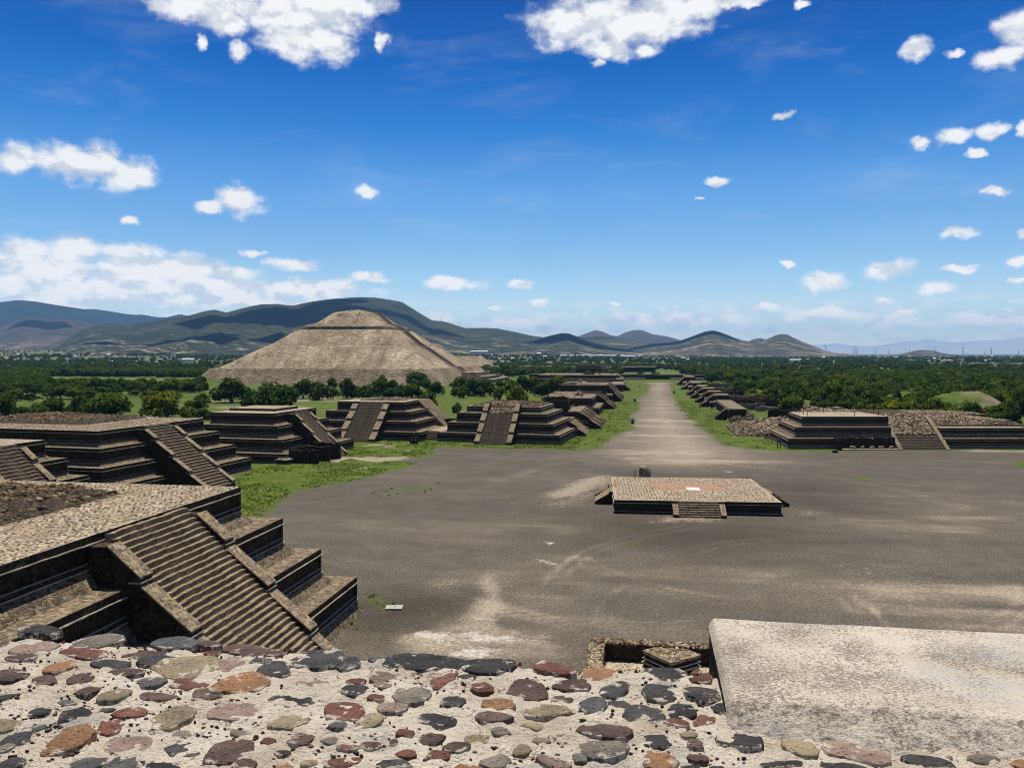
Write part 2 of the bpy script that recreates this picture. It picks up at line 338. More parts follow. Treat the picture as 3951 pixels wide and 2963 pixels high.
def hill_mat(name, a, b_, bush, thr, tan_amt=0.6):
    def b(t, bs):
        g = geopos(t)
        c = t.mix(t.sstep(t.noise(g, 0.0022, 6, 0.65), 0.38, 0.64), a, b_)
        z = t.n('ShaderNodeSeparateXYZ', i_0=g).outputs[2]
        foot = t.m('SUBTRACT', 1.0, t.sstep(z, 40.0, 170.0))
        fld = t.sstep(t.noise(t.v('MULTIPLY', g, (1, 1.6, 3)), 0.006, 5, 0.62), 0.50, 0.58)
        c = t.mix(t.m('MULTIPLY', t.m('MULTIPLY', foot, fld), tan_amt), c, (0.34, 0.27, 0.19))
        bu = t.sstep(t.m('ADD', t.noise(g, 0.02, 6, 0.75), t.m('MULTIPLY', t.m('SUBTRACT', t.noise(g, 0.0013, 4, 0.6), 0.5), 0.6)), thr, thr + 0.06)
        c = t.mix(t.m('MULTIPLY', bu, 0.85), c, bush)
        return c, (t.noise(g, 0.012, 6, 0.7), 12.0, 0.7)
    return mat(name, b)
M_H3 = hill_mat('scrub_hillside', (0.026, 0.033, 0.014), (0.048, 0.050, 0.022), (0.008, 0.014, 0.005), 0.45)
M_H2 = hill_mat('brown_hillside', (0.052, 0.039, 0.029), (0.071, 0.053, 0.040), (0.018, 0.018, 0.013), 0.53, 0.5)
M_H6 = hill_mat('dry_hillside', (0.048, 0.043, 0.025), (0.070, 0.063, 0.038), (0.013, 0.018, 0.008), 0.49)
M_HC = hill_mat('haze_paled_mountain', (0.36, 0.38, 0.42), (0.40, 0.42, 0.45), (0.32, 0.35, 0.40), 0.5, 0.05)  # pale haze of great distance put into the base colour
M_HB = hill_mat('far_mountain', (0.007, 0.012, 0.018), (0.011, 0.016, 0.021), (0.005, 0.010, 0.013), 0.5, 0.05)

def simple(name, col, rough=0.8, var=0.25, sc=3.0, spec=0.3):
    def b(t, bs):
        g = obco(t)
        return t.mix(var, col, t.ramp(t.noise(g, sc, 4, 0.6), [(0.3, 0.4), (0.7, 1.1)]), 'MULTIPLY')
    return mat(name, b, rough, spec)

def leaf_mat(name, dark, light):
    def b(t, bs):
        at = t.n('ShaderNodeAttribute', attribute_name='rnd').outputs['Fac']
        oi = t.n('ShaderNodeObjectInfo').outputs['Random']
        c = t.mix(at, dark, light)
        c = t.mix(1.0, c, t.ramp(oi, [(0.0, (0.55, 0.66, 0.68)), (0.4, (0.85, 0.92, 0.85)), (0.75, (1.1, 1.06, 0.85)), (1.0, (1.5, 1.28, 0.7))]), 'MULTIPLY')
        tr = t.n('ShaderNodeBsdfTranslucent'); t.put(tr.inputs['Color'], t.mix(1.0, c, (1.25, 1.3, 0.7), 'MULTIPLY'))
        mx_ = t.n('ShaderNodeMixShader', i_0=0.2, i_1=bs.outputs[0], i_2=tr.outputs[0])
        out = [n for n in t.t.nodes if n.type == 'OUTPUT_MATERIAL'][0]
        t.put(out.inputs[0], mx_.outputs[0])
        return c
    return mat(name, b, 0.85, 0.03)
M_LEAF = leaf_mat('dark_green_leaves', (0.017, 0.034, 0.004), (0.061, 0.095, 0.010))
M_LEAFY = leaf_mat('yellow_green_leaves', (0.035, 0.055, 0.004), (0.104, 0.132, 0.008))
M_BARK = simple('grey_bark', (0.12, 0.09, 0.065))

# ------------------------------------------------------------------ mesh helpers
_t = (1 + 5 ** .5) / 2; _l = sqrt(1 + _t * _t)
ICO = [(x / _l, y / _l, z / _l) for x, y, z in ((-1, _t, 0), (1, _t, 0), (-1, -_t, 0), (1, -_t, 0), (0, -1, _t), (0, 1, _t), (0, -1, -_t), (0, 1, -_t), (_t, 0, -1), (_t, 0, 1), (-_t, 0, -1), (-_t, 0, 1))]
ICOF = [(0, 11, 5), (0, 5, 1), (0, 1, 7), (0, 7, 10), (0, 10, 11), (1, 5, 9), (5, 11, 4), (11, 10, 2), (10, 7, 6), (7, 1, 8), (3, 9, 4), (3, 4, 2), (3, 2, 6), (3, 6, 8), (3, 8, 9), (4, 9, 5), (2, 4, 11), (6, 2, 10), (8, 6, 7), (9, 8, 1)]
class MB:
    def __init__(s): s.v = []; s.f = []; s.r = []
    def add(s, vs, fs, r=None):
        o = len(s.v); s.v.extend(vs); s.f.extend([[i + o for i in f] for f in fs])
        if r is not None: s.r.extend([r] * len(vs))
    def box(s, x0, x1, y0, y1, z0, z1, r=None):
        s.add([(x0, y0, z0), (x1, y0, z0), (x1, y1, z0), (x0, y1, z0), (x0, y0, z1), (x1, y0, z1), (x1, y1, z1), (x0, y1, z1)],
              [(3, 2, 1, 0), (4, 5, 6, 7), (0, 1, 5, 4), (1, 2, 6, 5), (2, 3, 7, 6), (3, 0, 4, 7)], r)
    def bar(s, x0, x1, y0, y1, z0, z1, seg=0.7, jit=0.025):
        """a course of masonry: a box cut along its length, its edges uneven"""
        ax = 0 if (x1 - x0) >= (y1 - y0) else 1
        L = (x1 - x0) if ax == 0 else (y1 - y0)
        n = max(1, min(60, int(L / seg)))
        vs = []
        for i in range(n + 1):
            a = i / n
            dz = random.uniform(-jit, jit) if 0 < i < n else 0
            for c in range(4):
                j = random.uniform(-jit, jit) if 0 < i < n else 0
                if ax == 0: vs.append((x0 + L * a, (y0, y1, y1, y0)[c] + j, (z0, z0, z1, z1)[c] + dz))
                else: vs.append(((x0, x1, x1, x0)[c] + j, y0 + L * a, (z0, z0, z1, z1)[c] + dz))
        fs = []
        for i in range(n):
            a, b = i * 4, i * 4 + 4
            for c in range(4):
                d = (c + 1) % 4
                fs.append((a + c, b + c, b + d, a + d) if ax else (a + c, a + d, b + d, b + c))
        e = n * 4
        fs += [(0, 1, 2, 3), (e + 3, e + 2, e + 1, e)] if ax else [(3, 2, 1, 0), (e, e + 1, e + 2, e + 3)]
        s.add(vs, fs)
    def ring(s, R, ins, z0, z1, th, jit=0.025, seg=0.7):
        x0, x1, y0, y1 = R(ins)
        s.bar(x0, x1, y0, y0 + th, z0, z1, seg, jit); s.bar(x0, x1, y1 - th, y1, z0, z1, seg, jit)
        s.bar(x0, x0 + th, y0 + th, y1 - th, z0, z1, seg, jit); s.bar(x1 - th, x1, y0 + th, y1 - th, z0, z1, seg, jit)
    def frustum(s, r0, r1, z0, z1):
        a, b = r0, r1
        s.add([(a[0], a[2], z0), (a[1], a[2], z0), (a[1], a[3], z0), (a[0], a[3], z0), (b[0], b[2], z1), (b[1], b[2], z1), (b[1], b[3], z1), (b[0], b[3], z1)],
              [(3, 2, 1, 0), (4, 5, 6, 7), (0, 1, 5, 4), (1, 2, 6, 5), (2, 3, 7, 6), (3, 0, 4, 7)])
    def prism(s, poly, y0, y1):
        """polygon in (x,z) extruded along y"""
        n = len(poly)
        vs = [(x, y0, z) for x, z in poly] + [(x, y1, z) for x, z in poly]
        s.add(vs, [list(range(n)), list(range(2 * n - 1, n - 1, -1))] + [(i, i + n, (i + 1) % n + n, (i + 1) % n) for i in range(n)])
    def tube(s, pts, rad, n=6):
        base = len(s.v); vs = []; fs = []
        for i, p in enumerate(pts):
            p = Vector(p)
            d = (Vector(pts[min(i + 1, len(pts) - 1)]) - Vector(pts[max(i - 1, 0)])).normalized()
            a = d.orthogonal().normalized(); b = d.cross(a)
            r = rad[i] if hasattr(rad, '__len__') else rad
            for k in range(n):
                t = 2 * pi * k / n; vs.append(tuple(p + (a * cos(t) + b * sin(t)) * r))
        for i in range(len(pts) - 1):
            for k in range(n):
                fs.append((i * n + k, i * n + (k + 1) % n, (i + 1) * n + (k + 1) % n, (i + 1) * n + k))
        fs += [list(range(n - 1, -1, -1)), list(range((len(pts) - 1) * n, len(pts) * n))]
        s.add(vs, fs)
    def cobble(s, p, u, v, nrm, a, b, h, r, n=6):
        """a rounded field stone set in a surface with axes u, v"""
        ph = random.random() * 6.28
        vs = []
        rr = [random.uniform(0.78, 1.15) for _ in range(n)]
        for q, hh in ((1.0, -0.02), (0.62, h)):
            for k in range(n):
                t = ph + 2 * pi * k / n
                vs.append(tuple(p + u * (cos(t) * a * rr[k] * q) + v * (sin(t) * b * rr[k] * q) + nrm * (hh * random.uniform(0.8, 1.1))))
        fs = [(k, (k + 1) % n, n + (k + 1) % n, n + k) for k in range(n)] + [list(range(n, 2 * n))]
        s.add(vs, fs, r)
    def rock(s, p, a, b, c, r, rot=None):
        """an uneven lump of stone"""
        rot = random.random() * 6.28 if rot is None else rot
        cr, sr = cos(rot), sin(rot); vs = []
        for (x, y, z) in ICO:
            k = random.uniform(.72, 1.12); x, y, z = x * a * k, y * b * k, z * c * k
            vs.append((p[0] + x * cr - y * sr, p[1] + x * sr + y * cr, p[2] + z))
        s.add(vs, ICOF, r)
    def shear(s, k):
        s.v = [(x, y + k * x, z) for x, y, z in s.v]; return s
    def data(s, name, m, smooth=False):
        me = bpy.data.meshes.new(name); me.from_pydata(s.v, [], s.f); me.materials.append(m)
        if s.r and len(s.r) == len(s.v):
            me.attributes.new('rnd', 'FLOAT', 'POINT').data.foreach_set('value', s.r)
        if smooth: me.polygons.foreach_set('use_smooth', [True] * len(me.polygons))
        me.update(); return me
def link(name, data, parent=None, loc=(0, 0, 0), rz=0.0):
    o = bpy.data.objects.new(name, data); COL.objects.link(o); o.location = loc
    if rz: o.rotation_euler = (0, 0, rz)
    if parent: o.parent = parent
    return o
def obj(name, mb, m, parent=None, smooth=False, loc=(0, 0, 0)):
    return link(name, mb.data(name, m, smooth), parent, loc)
def thing(name, label, cat, loc=(0, 0, 0), rz=0.0, group=None):
    o = link(name, None, None, loc, rz); return tag(o, label, cat, group)
def tag(o, label, cat, group=None):
    o['label'] = label; o['category'] = cat; o['kind'] = 'thing'
    if group: o['group'] = group
    return o
def kind(o, k): o['kind'] = k; return o
def copy_thing(src, loc, rz=0.0, sc=None, label=None, group=None):
    c = src.copy(); COL.objects.link(c); c.location = loc; c.rotation_euler = (0, 0, rz)
    if sc is not None: c.scale = sc if hasattr(sc, '__len__') else (sc, sc, sc)
    if label: c['label'] = label
    if group: c['group'] = group
    for ch in src.children:
        d = ch.copy(); COL.objects.link(d); d.parent = c
        for g in ch.children:
            e = g.copy(); COL.objects.link(e); e.parent = d
    return c

def hsh(ix, iy, sd_=0):
    h = (ix.astype(np.int64) * 374761393 + iy.astype(np.int64) * 668265263 + sd_ * 1442695041) & 0x7fffffff
    h = ((h ^ (h >> 13)) * 1274126177) & 0x7fffffff
    return ((h ^ (h >> 16)) & 0xffff) / 65535.0
def vnoise(x, y, sd_=0):
    ix, iy = np.floor(x), np.floor(y); fx, fy = x - ix, y - iy
    fx, fy = fx * fx * (3 - 2 * fx), fy * fy * (3 - 2 * fy)
    a, b, c, d = hsh(ix, iy, sd_), hsh(ix + 1, iy, sd_), hsh(ix, iy + 1, sd_), hsh(ix + 1, iy + 1, sd_)
    return (a * (1 - fx) + b * fx) * (1 - fy) + (c * (1 - fx) + d * fx) * fy
def fbm(x, y, sd_=0, o=4):
    s_, a, n = 0.0, 1.0, 0.0
    for i in range(o):
        s_ = s_ + a * vnoise(x * 2 ** i, y * 2 ** i, sd_ + i); n += a; a *= 0.55
    return s_ / n - 0.5
def grid_mesh(name, X, Y, Z, m, attrs=None, smooth=True):
    r, c = X.shape
    me = bpy.data.meshes.new(name)
    co = np.stack([X, Y, Z], -1).reshape(-1, 3)
    i = np.arange(r * c).reshape(r, c)
    q = np.stack([i[:-1, :-1], i[:-1, 1:], i[1:, 1:], i[1:, :-1]], -1).reshape(-1, 4)
    me.vertices.add(r * c); me.vertices.foreach_set('co', co.ravel())
    me.loops.add(q.size); me.loops.foreach_set('vertex_index', q.ravel())
    me.polygons.add(len(q)); me.polygons.foreach_set('loop_start', np.arange(0, q.size, 4))
    me.polygons.foreach_set('loop_total', np.full(len(q), 4))
    if smooth: me.polygons.foreach_set('use_smooth', np.ones(len(q), bool))
    me.update(calc_edges=True); me.validate()
    for k, a in (attrs or {}).items():
        me.attributes.new(k, 'FLOAT', 'POINT').data.foreach_set('value', a.ravel().astype(np.float32))
    me.materials.append(m)
    return me
def polymask(X, Y, poly, soft):
    """1 inside the polygon, fading over `soft` metres either side of its edge"""
    inside = np.zeros(X.shape, bool); dist = np.full(X.shape, 1e9)
    n = len(poly)
    for i in range(n):
        x0, y0 = poly[i][:2]; x1, y1 = poly[(i + 1) % n][:2]
        c = ((y0 > Y) != (y1 > Y)) & (X < (x1 - x0) * (Y - y0) / (y1 - y0 + 1e-12) + x0)
        inside ^= c
        dx, dy = x1 - x0, y1 - y0
        t = np.clip(((X - x0) * dx + (Y - y0) * dy) / (dx * dx + dy * dy + 1e-9), 0, 1)
        dist = np.minimum(dist, np.hypot(X - x0 - t * dx, Y - y0 - t * dy))
    sdn = np.where(inside, dist, -dist)
    return np.clip(sdn / soft * 0.5 + 0.5, 0, 1)

# ------------------------------------------------------------------ ground: the plaza and avenue sheet
xs = np.concatenate([np.arange(-150, -90, 1.5), np.arange(-90, 100, 0.75), np.arange(100, 172, 2.0)])
ys = np.concatenate([np.arange(30, 170, 0.75), np.arange(170, 320, 1.1), np.arange(320, 905, 3.0)])
GX, GY = np.meshgrid(xs, ys)
wx = GX + 5.0 * fbm(GX / 9, GY / 14, 1) + 1.6 * fbm(GX / 1.7, GY / 2.2, 5)
wy = GY + 9.0 * fbm(GX / 9, GY / 14, 2) + 2.4 * fbm(GX / 1.7, GY / 2.2, 6)
def area(pts, soft=1.5, warp=True, amp=1.0):
    pl = [Q(*p)[:2] for p in pts]
    return amp * polymask(wx if warp else GX, wy if warp else GY, pl, soft)
gravel = area([(560, 1420), (520, 1300), (548, 1120), (592, 1112), (580, 1090), (640, 1062), (760, 1037), (870, 1012), (925, 990), (945, 968), (1225, 972), (1300, 968), (1332, 946), (1368, 926), (1374, 906),
                (1362, 898), (1383, 880), (1380, 864), (1395, 850), (1406, 834), (1386, 826), (1446, 825), (1452, 850), (1463, 876), (1490, 905), (1520, 930), (1560, 956), (1612, 972), (1690, 973), (2290, 972), (2500, 1700), (500, 1700)], 4.2)
gravel = np.maximum(gravel, polymask(GX, GY, [(-34, 20), (-30, 75), (160, 75), (160, 20)], 1.0))
far_av = polymask(GX, GY, [(Q(1412, 826)[0], 760), (Q(1445, 826)[0], 760), (12, 905), (-8, 905)], 2.0) * 0
path4 = area([(736, 984), (800, 985), (930, 992), (905, 1000), (770, 993)], 1.2)
gravel = np.maximum(gravel, path4)
grass = 1 - gravel
for pts, a in (([(1318, 1172), (1440, 1168), (1400, 1192), (1330, 1186)], 0.5), ([(1845, 1026), (1885, 1028), (1880, 1040), (1850, 1038)], 0.7), ([(2160, 995), (2330, 990), (2330, 1022), (2190, 1012)], 0.75), ([(2160, 1030), (2300, 1032), (2300, 1042), (2200, 1042)], 0.5),
               ([(1070, 1080), (1135, 1076), (1130, 1088), (1080, 1090)], 0.5), ([(775, 1272), (850, 1278), (865, 1310), (800, 1330), (775, 1310)], 0.62), ([(700, 1330), (800, 1330), (780, 1400), (690, 1400)], 0.42),
               ([(1290, 1110), (1330, 1110), (1325, 1130), (1290, 1135)], 0.35), ([(830, 1050), (960, 1042), (940, 1062), (840, 1068)], 0.45), ([(1280, 1130), (1480, 1140), (1440, 1170), (1300, 1160)], 0.3), ([(1630, 1165), (1700, 1170), (1680, 1185), (1630, 1182)], 0.3)):
    grass = np.maximum(grass, area(pts, 2.0, amp=a))
dirt = 0.85 * np.clip((fbm(GX / 6.5, GY / 9.0, 131, 5) - 0.13) * 6, 0, 1) * np.clip(grass * 2 - 1, 0, 1)
grass = grass * (1 - 0.75 * dirt)
for pts, a in (([(520, 1042), (640, 1040), (660, 1052), (540, 1062)], 0.9), ([(690, 985), (790, 978), (900, 982), (840, 1000), (720, 1003)], 0.9), ([(1180, 1062), (1270, 1036), (1320, 1030), (1315, 1044), (1230, 1070), (1190, 1072)], 0.95), ([(1170, 1085), (1300, 1060), (1310, 1072), (1200, 1098)], 0.5),
               ([(1300, 940), (1370, 930), (1330, 965), (1280, 965)], 0.4), ([(1452, 880), (1600, 960), (1660, 965), (1580, 935), (1490, 885)], 0.35), ([(2212, 1300), (1900, 1180), (1700, 1200), (1850, 1330)], 0.22), ([(1440, 1118), (1560, 1120), (1540, 1130), (1450, 1128)], 0.8),
               ([(1720, 1100), (1800, 1105), (1790, 1120), (1720, 1115)], 0.45), ([(1490, 893), (1530, 893), (1525, 903), (1495, 902)], 0.9), ([(880, 1350), (960, 1320), (985, 1335), (900, 1368)], 0.3), ([(2060, 966), (2290, 968), (2290, 980), (2080, 976)], 0.6)):
    dirt = np.maximum(dirt, area(pts, 4.5, amp=a))
avenue = area([(1330, 980), (1360, 940), (1395, 870), (1400, 826), (1445, 826), (1460, 872), (1530, 935), (1640, 990), (1500, 1010), (1380, 1000)], 15.0)
pale = 0.56 * avenue + 0.42 * area([(985, 1330), (1040, 1270), (1045, 1240), (1080, 1275), (1082, 1330), (1040, 1345), (1060, 1372), (960, 1368)], 1.0) + 0.4 * area([(870, 1365), (1180, 1378), (1240, 1440), (850, 1440)], 1.4)
st1 = fbm(GX / 22 + 3 * fbm(GX / 40, GY / 40, 31), GY / 7, 21, 5)
pale = pale + np.clip(st1 * 1.6 - 0.06, 0, 0.42) * (0.6 + 0.8 * polymask(GX, GY, [(18, 60), (100, 60), (120, 150), (25, 110)], 15))
trk = np.zeros(GX.shape)                                                 # wheel tracks and foot paths worn paler
for _ in range(26):
    ccx, ccy, cr2 = random.uniform(-15, 50), random.uniform(70, 150), random.uniform(20, 75)
    a0, aw = random.uniform(-pi, pi), random.uniform(.35, 1.1)
    D2 = np.hypot(GX - ccx, (GY - ccy) * random.uniform(.8, 1.2)) + 1.2 * fbm(GX / 12, GY / 12, 200 + _)
    an = np.abs((np.arctan2(GX - ccx, GY - ccy) - a0 + pi) % (2 * pi) - pi)
    for off in (0, 1.7):
        trk = np.maximum(trk, random.uniform(.12, .34) * np.clip(1 - np.abs(D2 - cr2 - off) / .62, 0, 1) * np.clip((aw - an) / .25, 0, 1))
pale = pale + 0.34 * area([(1700, 1130), (1990, 1080), (2330, 1130), (2400, 1350), (2000, 1320), (1760, 1230)], 16) * np.clip(.6 + 2.6 * fbm(GX / 16, GY / 5, 301, 5), 0, 1.6) + 0.30 * area([(960, 1180), (1180, 1130), (1420, 1215), (1500, 1300), (1200, 1320), (1090, 1250)], 14) * np.clip(.6 + 2.2 * fbm(GX / 12, GY / 6, 305, 5), 0, 1.5)
pale = pale + trk * np.clip(.7 + 2.0 * fbm(GX / 5, GY / 5, 260), 0, 1.3)
white = 0.62 * area([(895, 1368), (1150, 1384), (1180, 1392), (1090, 1397), (1040, 1440), (870, 1440)], 0.7) * np.clip(0.75 + 2.2 * fbm(GX / 2.0, GY / 2.0, 71), 0, 1)
for pts in (([(1010, 1331), (1075, 1337), (1074, 1340), (1010, 1334)]), ([(1158, 1205), (1205, 1218), (1200, 1222), (1165, 1212)]), ([(1170, 1168), (1200, 1172), (1190, 1177)]), ([(1350, 1344), (1480, 1341), (1480, 1343)]), ([(1770, 966), (2000, 964), (2000, 968), (1800, 969)]), ([(1560, 1018), (1580, 1018), (1578, 1021)])):
    white = np.maximum(white, area(pts, 0.6, warp=False, amp=0.75))
dark = np.clip(0.85 * area([(860, 1270), (1000, 1275), (1040, 1300), (960, 1350), (700, 1420), (690, 1330)], 5.0) + 0.8 * area([(1260, 1110), (1720, 1130), (1800, 1180), (1500, 1220), (1290, 1170)], 9.0)
               + 0.75 * area([(1640, 1040), (1800, 1040), (1900, 1110), (1700, 1110)], 9.0) + 0.5 * area([(1330, 1015), (1600, 1018), (1600, 1030), (1330, 1028)], 4.0) + np.clip(-st1 * 1.0 - 0.1, 0, 0.35), 0, 1)
GZ = 0.25 * fbm(GX / 14, GY / 14, 9) * np.clip(grass, 0, 1) + 0.05 * fbm(GX / 5, GY / 5, 12)
bumpz = np.exp(-(((GX + 72) / 12) ** 2 + ((GY - 160) / 22) ** 2)) * 0.4
GZ = GZ + bumpz
plaza = kind(link('plaza', grid_mesh('plaza', GX, GY, GZ, M_GROUND, dict(grass=np.clip(grass, 0, 1), dirt=np.clip(dirt, 0, 1), pale=np.clip(pale, 0, 1), white=np.clip(white, 0, 1), dark=dark))), 'structure')

# tufts of grass and weeds standing on the verges
def tufts(name, n, x0, x1, y0, y1, h0, h1, thr, m_):
    V = []; Fc = []; Rn = []
    gi_ = np.clip(grass, 0, 1)
    while n > 0:
        x, y = random.uniform(x0, x1), random.uniform(y0, y1)
        i, j = int(np.searchsorted(ys, y)), int(np.searchsorted(xs, x))
        if gi_[i, j] < thr or fbm(np.array([x / 4.0]), np.array([y / 4.0]), 55)[0] < -.02: n -= .2; continue
        n -= 1; z = GZ[i, j]; r_ = random.random()
        for k in range(5):
            a = random.random() * 6.28; h_ = random.uniform(h0, h1); w_ = h_ * .22; l_ = h_ * random.uniform(.3, .9)
            bx, by = x + random.uniform(-.2, .2), y + random.uniform(-.2, .2)
            o_ = len(V); V += [(bx - sin(a) * w_, by + cos(a) * w_, z - .03), (bx + sin(a) * w_, by - cos(a) * w_, z - .03), (bx + cos(a) * l_, by + sin(a) * l_, z + h_)]; Fc.append((o_, o_ + 1, o_ + 2)); Rn += [r_] * 3
    me = bpy.data.meshes.new(name); me.from_pydata(V, [], Fc); me.attributes.new('rnd', 'FLOAT', 'POINT').data.foreach_set('value', Rn); me.materials.append(m_)
    kind(link(name, me), 'stuff')
M_GRASS = leaf_mat('grass_blades', (0.035, 0.07, 0.006), (0.13, 0.16, 0.02))
tufts('grass_tufts', 9000, -78, -18, 84, 236, .10, .34, .5, M_GRASS)
tufts('grass_tufts', 5000, -24, 40, 215, 420, .12, .4, .5, M_GRASS)
tufts('weeds', 500, -48, -14, 68, 190, .15, .42, .18, M_GRASS)
# the plain out to the horizon
def plain_z(X, Y):
    d = np.hypot(X, Y); a = np.arctan2(X, Y)
    rise = np.clip((d - 1500) / 3500, 0, 1) ** 1.3 * 42 * np.clip((0.12 - a) / 0.35, 0.12, 1) * np.clip((9000 - d) / 4000, 0, 1)
    near = np.clip((d - 320) / 400, 0, 1)
    return -0.35 + rise + near * 1.8 * fbm(X / 60, Y / 60, 41) + np.clip((d - 2500) / 3000, 0, 1) * 10 * fbm(X / 500, Y / 500, 44)
rr = np.concatenate([[0.0], np.geomspace(12, 27500, 170)])
aa = np.concatenate([np.linspace(-pi, -0.85, 24)[:-1], np.linspace(-0.85, 0.65, 260), np.linspace(0.65, pi, 26)[1:]])
RR, AA = np.meshgrid(rr, aa, indexing='ij')
PX_, PY_ = RR * np.sin(AA), RR * np.cos(AA)
kind(link('ground', grid_mesh('ground', PX_, PY_, plain_z(PX_, PY_), M_PLAIN)), 'structure')
def gz(x, y): return float(plain_z(np.array([x]), np.array([y]))[0])

# ------------------------------------------------------------------ hills
def hill(name, pts, Dr, Df, m, ga=1.35, amp=0.10, step=14, sd_=1, rows=44):
    xs_ = np.array([p[0] for p in pts]); ys_ = np.array([p[1] for p in pts])
    px = np.arange(xs_[0], xs_[-1] + 1, step)
    py = np.interp(px, xs_, ys_)
    py = py + 2.2 * fbm(px / 35.0, px * 0 + sd_, sd_) * np.clip((1363 - py) / 60, 0, 1)
    X = np.zeros((rows + 4, len(px))); Y = X.copy(); Z = X.copy()
    for j, (a, b) in enumerate(zip(px, py)):
        d = ray(a, b); h = np.hypot(d[0], d[1]); ux, uy, sl = d[0] / h, d[1] / h, d[2] / h
        zr = H + sl * Dr
        for i in range(rows + 4):
            t = i / (rows - 1)
            if t <= 1.0:
                dist = Df + (Dr - Df) * t; z = -6 + (zr + 6) * (t ** ga)
            else:
                dist = Dr * (1 + (t - 1) * 1.2); z = zr - (t - 1) * (zr + 40) * 3.6
            X[i, j], Y[i, j], Z[i, j] = ux * dist, uy * dist, z
    T = np.linspace(0, (rows + 3) / (rows - 1), rows + 4)[:, None]
    env = np.clip(np.sin(np.clip(T, 0, 1) * pi), 0, 1) * np.clip(Z.max(0)[None, :], 0, None)
    gul = fbm(X / (Dr * 0.035), Y / (Dr * 0.12), sd_ + 50, 5)
    rid = np.abs(fbm(X / (Dr * 0.05), Y / (Dr * 0.2), sd_ + 80, 3))
    Z = Z + env * amp * (2.2 * gul - 2.5 * (rid - 0.1))
    return kind(link(name, grid_mesh(name, X, Y, Z, m)), 'structure')
cr = lambda x0, y0, s, pts: [(x0 + a / s, y0 + b / s) for a, b in pts]
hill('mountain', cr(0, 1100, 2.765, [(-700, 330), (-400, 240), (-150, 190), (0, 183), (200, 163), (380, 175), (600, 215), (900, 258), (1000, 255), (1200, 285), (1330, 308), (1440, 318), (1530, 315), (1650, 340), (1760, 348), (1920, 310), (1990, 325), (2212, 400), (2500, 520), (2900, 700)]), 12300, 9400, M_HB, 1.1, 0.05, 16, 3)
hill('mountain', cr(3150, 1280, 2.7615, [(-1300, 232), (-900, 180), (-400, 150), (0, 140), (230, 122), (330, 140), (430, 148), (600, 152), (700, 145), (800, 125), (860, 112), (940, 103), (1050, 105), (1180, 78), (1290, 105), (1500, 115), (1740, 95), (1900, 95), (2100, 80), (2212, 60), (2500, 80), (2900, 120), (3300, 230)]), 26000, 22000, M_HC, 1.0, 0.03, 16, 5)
hill('hill', cr(0, 1100, 2.765, [(-900, 640), (-500, 560), (-100, 480), (0, 450), (120, 395), (280, 338), (400, 355), (540, 378), (650, 362), (780, 380), (870, 382), (980, 425), (1100, 480), (1250, 560), (1450, 690)]), 8800, 5600, M_H2, 1.5, 0.10, 12, 7)
h3 = cr(0, 1100, 2.765, [(450, 680), (700, 570), (800, 520), (900, 470), (1000, 430), (1150, 412), (1280, 418), (1380, 437), (1500, 405), (1700, 375), (1860, 345)]) + \
     cr(680, 1130, 1.7015, [(0, 165), (100, 145), (200, 118), (255, 110), (330, 130), (420, 105), (540, 78), (650, 72), (760, 85), (900, 55), (1040, 38), (1200, 28), (1300, 30), (1380, 42), (1480, 60), (1530, 90), (1600, 135), (1680, 180), (1740, 185), (1800, 200)]) + \
     cr(1650, 1180, 2.212, [(250, 170), (320, 190), (480, 188), (600, 195), (750, 225), (900, 258), (1000, 268), (1200, 285), (1400, 310), (1700, 350), (1950, 385), (2200, 405)])
hill('hill', h3, 6000, 2500, M_H3, 1.55, 0.16, 10, 11, 64)
hill('hill', cr(1650, 1180, 2.212, [(600, 395), (800, 322), (900, 292), (1000, 266), (1060, 250), (1150, 232), (1210, 235), (1280, 262), (1350, 290), (1420, 312), (1600, 355), (1800, 380), (2000, 405)]), 5000, 3300, M_H3, 1.25, 0.10, 8, 13)
hill('hill', cr(1650, 1180, 2.212, [(1100, 330), (1200, 290), (1300, 255), (1380, 225), (1435, 208), (1500, 222), (1560, 250), (1620, 260), (1680, 230), (1750, 208), (1820, 205), (1880, 225), (1910, 240), (1980, 250), (2080, 270), (2150, 292), (2300, 330), (2500, 400)]), 10500, 7500, M_H2, 1.1, 0.07, 8, 17)
hill('hill', cr(1650, 1180, 2.212, [(1050, 380), (1150, 300), (1260, 272), (1400, 265), (1500, 262), (1640, 275), (1800, 300), (1950, 315), (2150, 330), (2400, 390)]), 7200, 4800, M_H3, 1.2, 0.10, 8, 19)
hill('hill', cr(2550, 1200, 2.949, [(-700, 470), (-300, 410), (0, 360), (110, 355), (220, 335), (330, 300), (420, 265), (500, 235), (580, 220), (640, 228), (740, 265), (850, 310), (930, 335), (1000, 345), (1100, 370), (1250, 410), (1400, 450), (1650, 485)]), 5600, 3500, M_H6, 1.5, 0.10, 8, 23)
hill('hill', cr(2550, 1200, 2.949, [(850, 470), (950, 380), (1000, 345), (1060, 320), (1130, 308), (1190, 322), (1250, 350), (1350, 420), (1450, 480)]), 7400, 5900, M_H6, 1.1, 0.06, 8, 27)
hill('hill', cr(2550, 1200, 2.949, [(800, 490), (950, 440), (1100, 365), (1180, 330), (1250, 300), (1330, 268), (1370, 262), (1430, 267), (1500, 300), (1600, 345), (1700, 385), (1850, 445), (1980, 475), (2150, 492)]), 6200, 4200, M_H6, 1.4, 0.09, 8, 29)
hill('hill', cr(3150, 1280, 2.7615, [(700, 262), (900, 235), (1000, 212), (1080, 195), (1150, 192), (1250, 200), (1320, 225), (1450, 245), (1600, 262)]), 6000, 4700, M_H6, 1.1, 0.06, 8, 31)

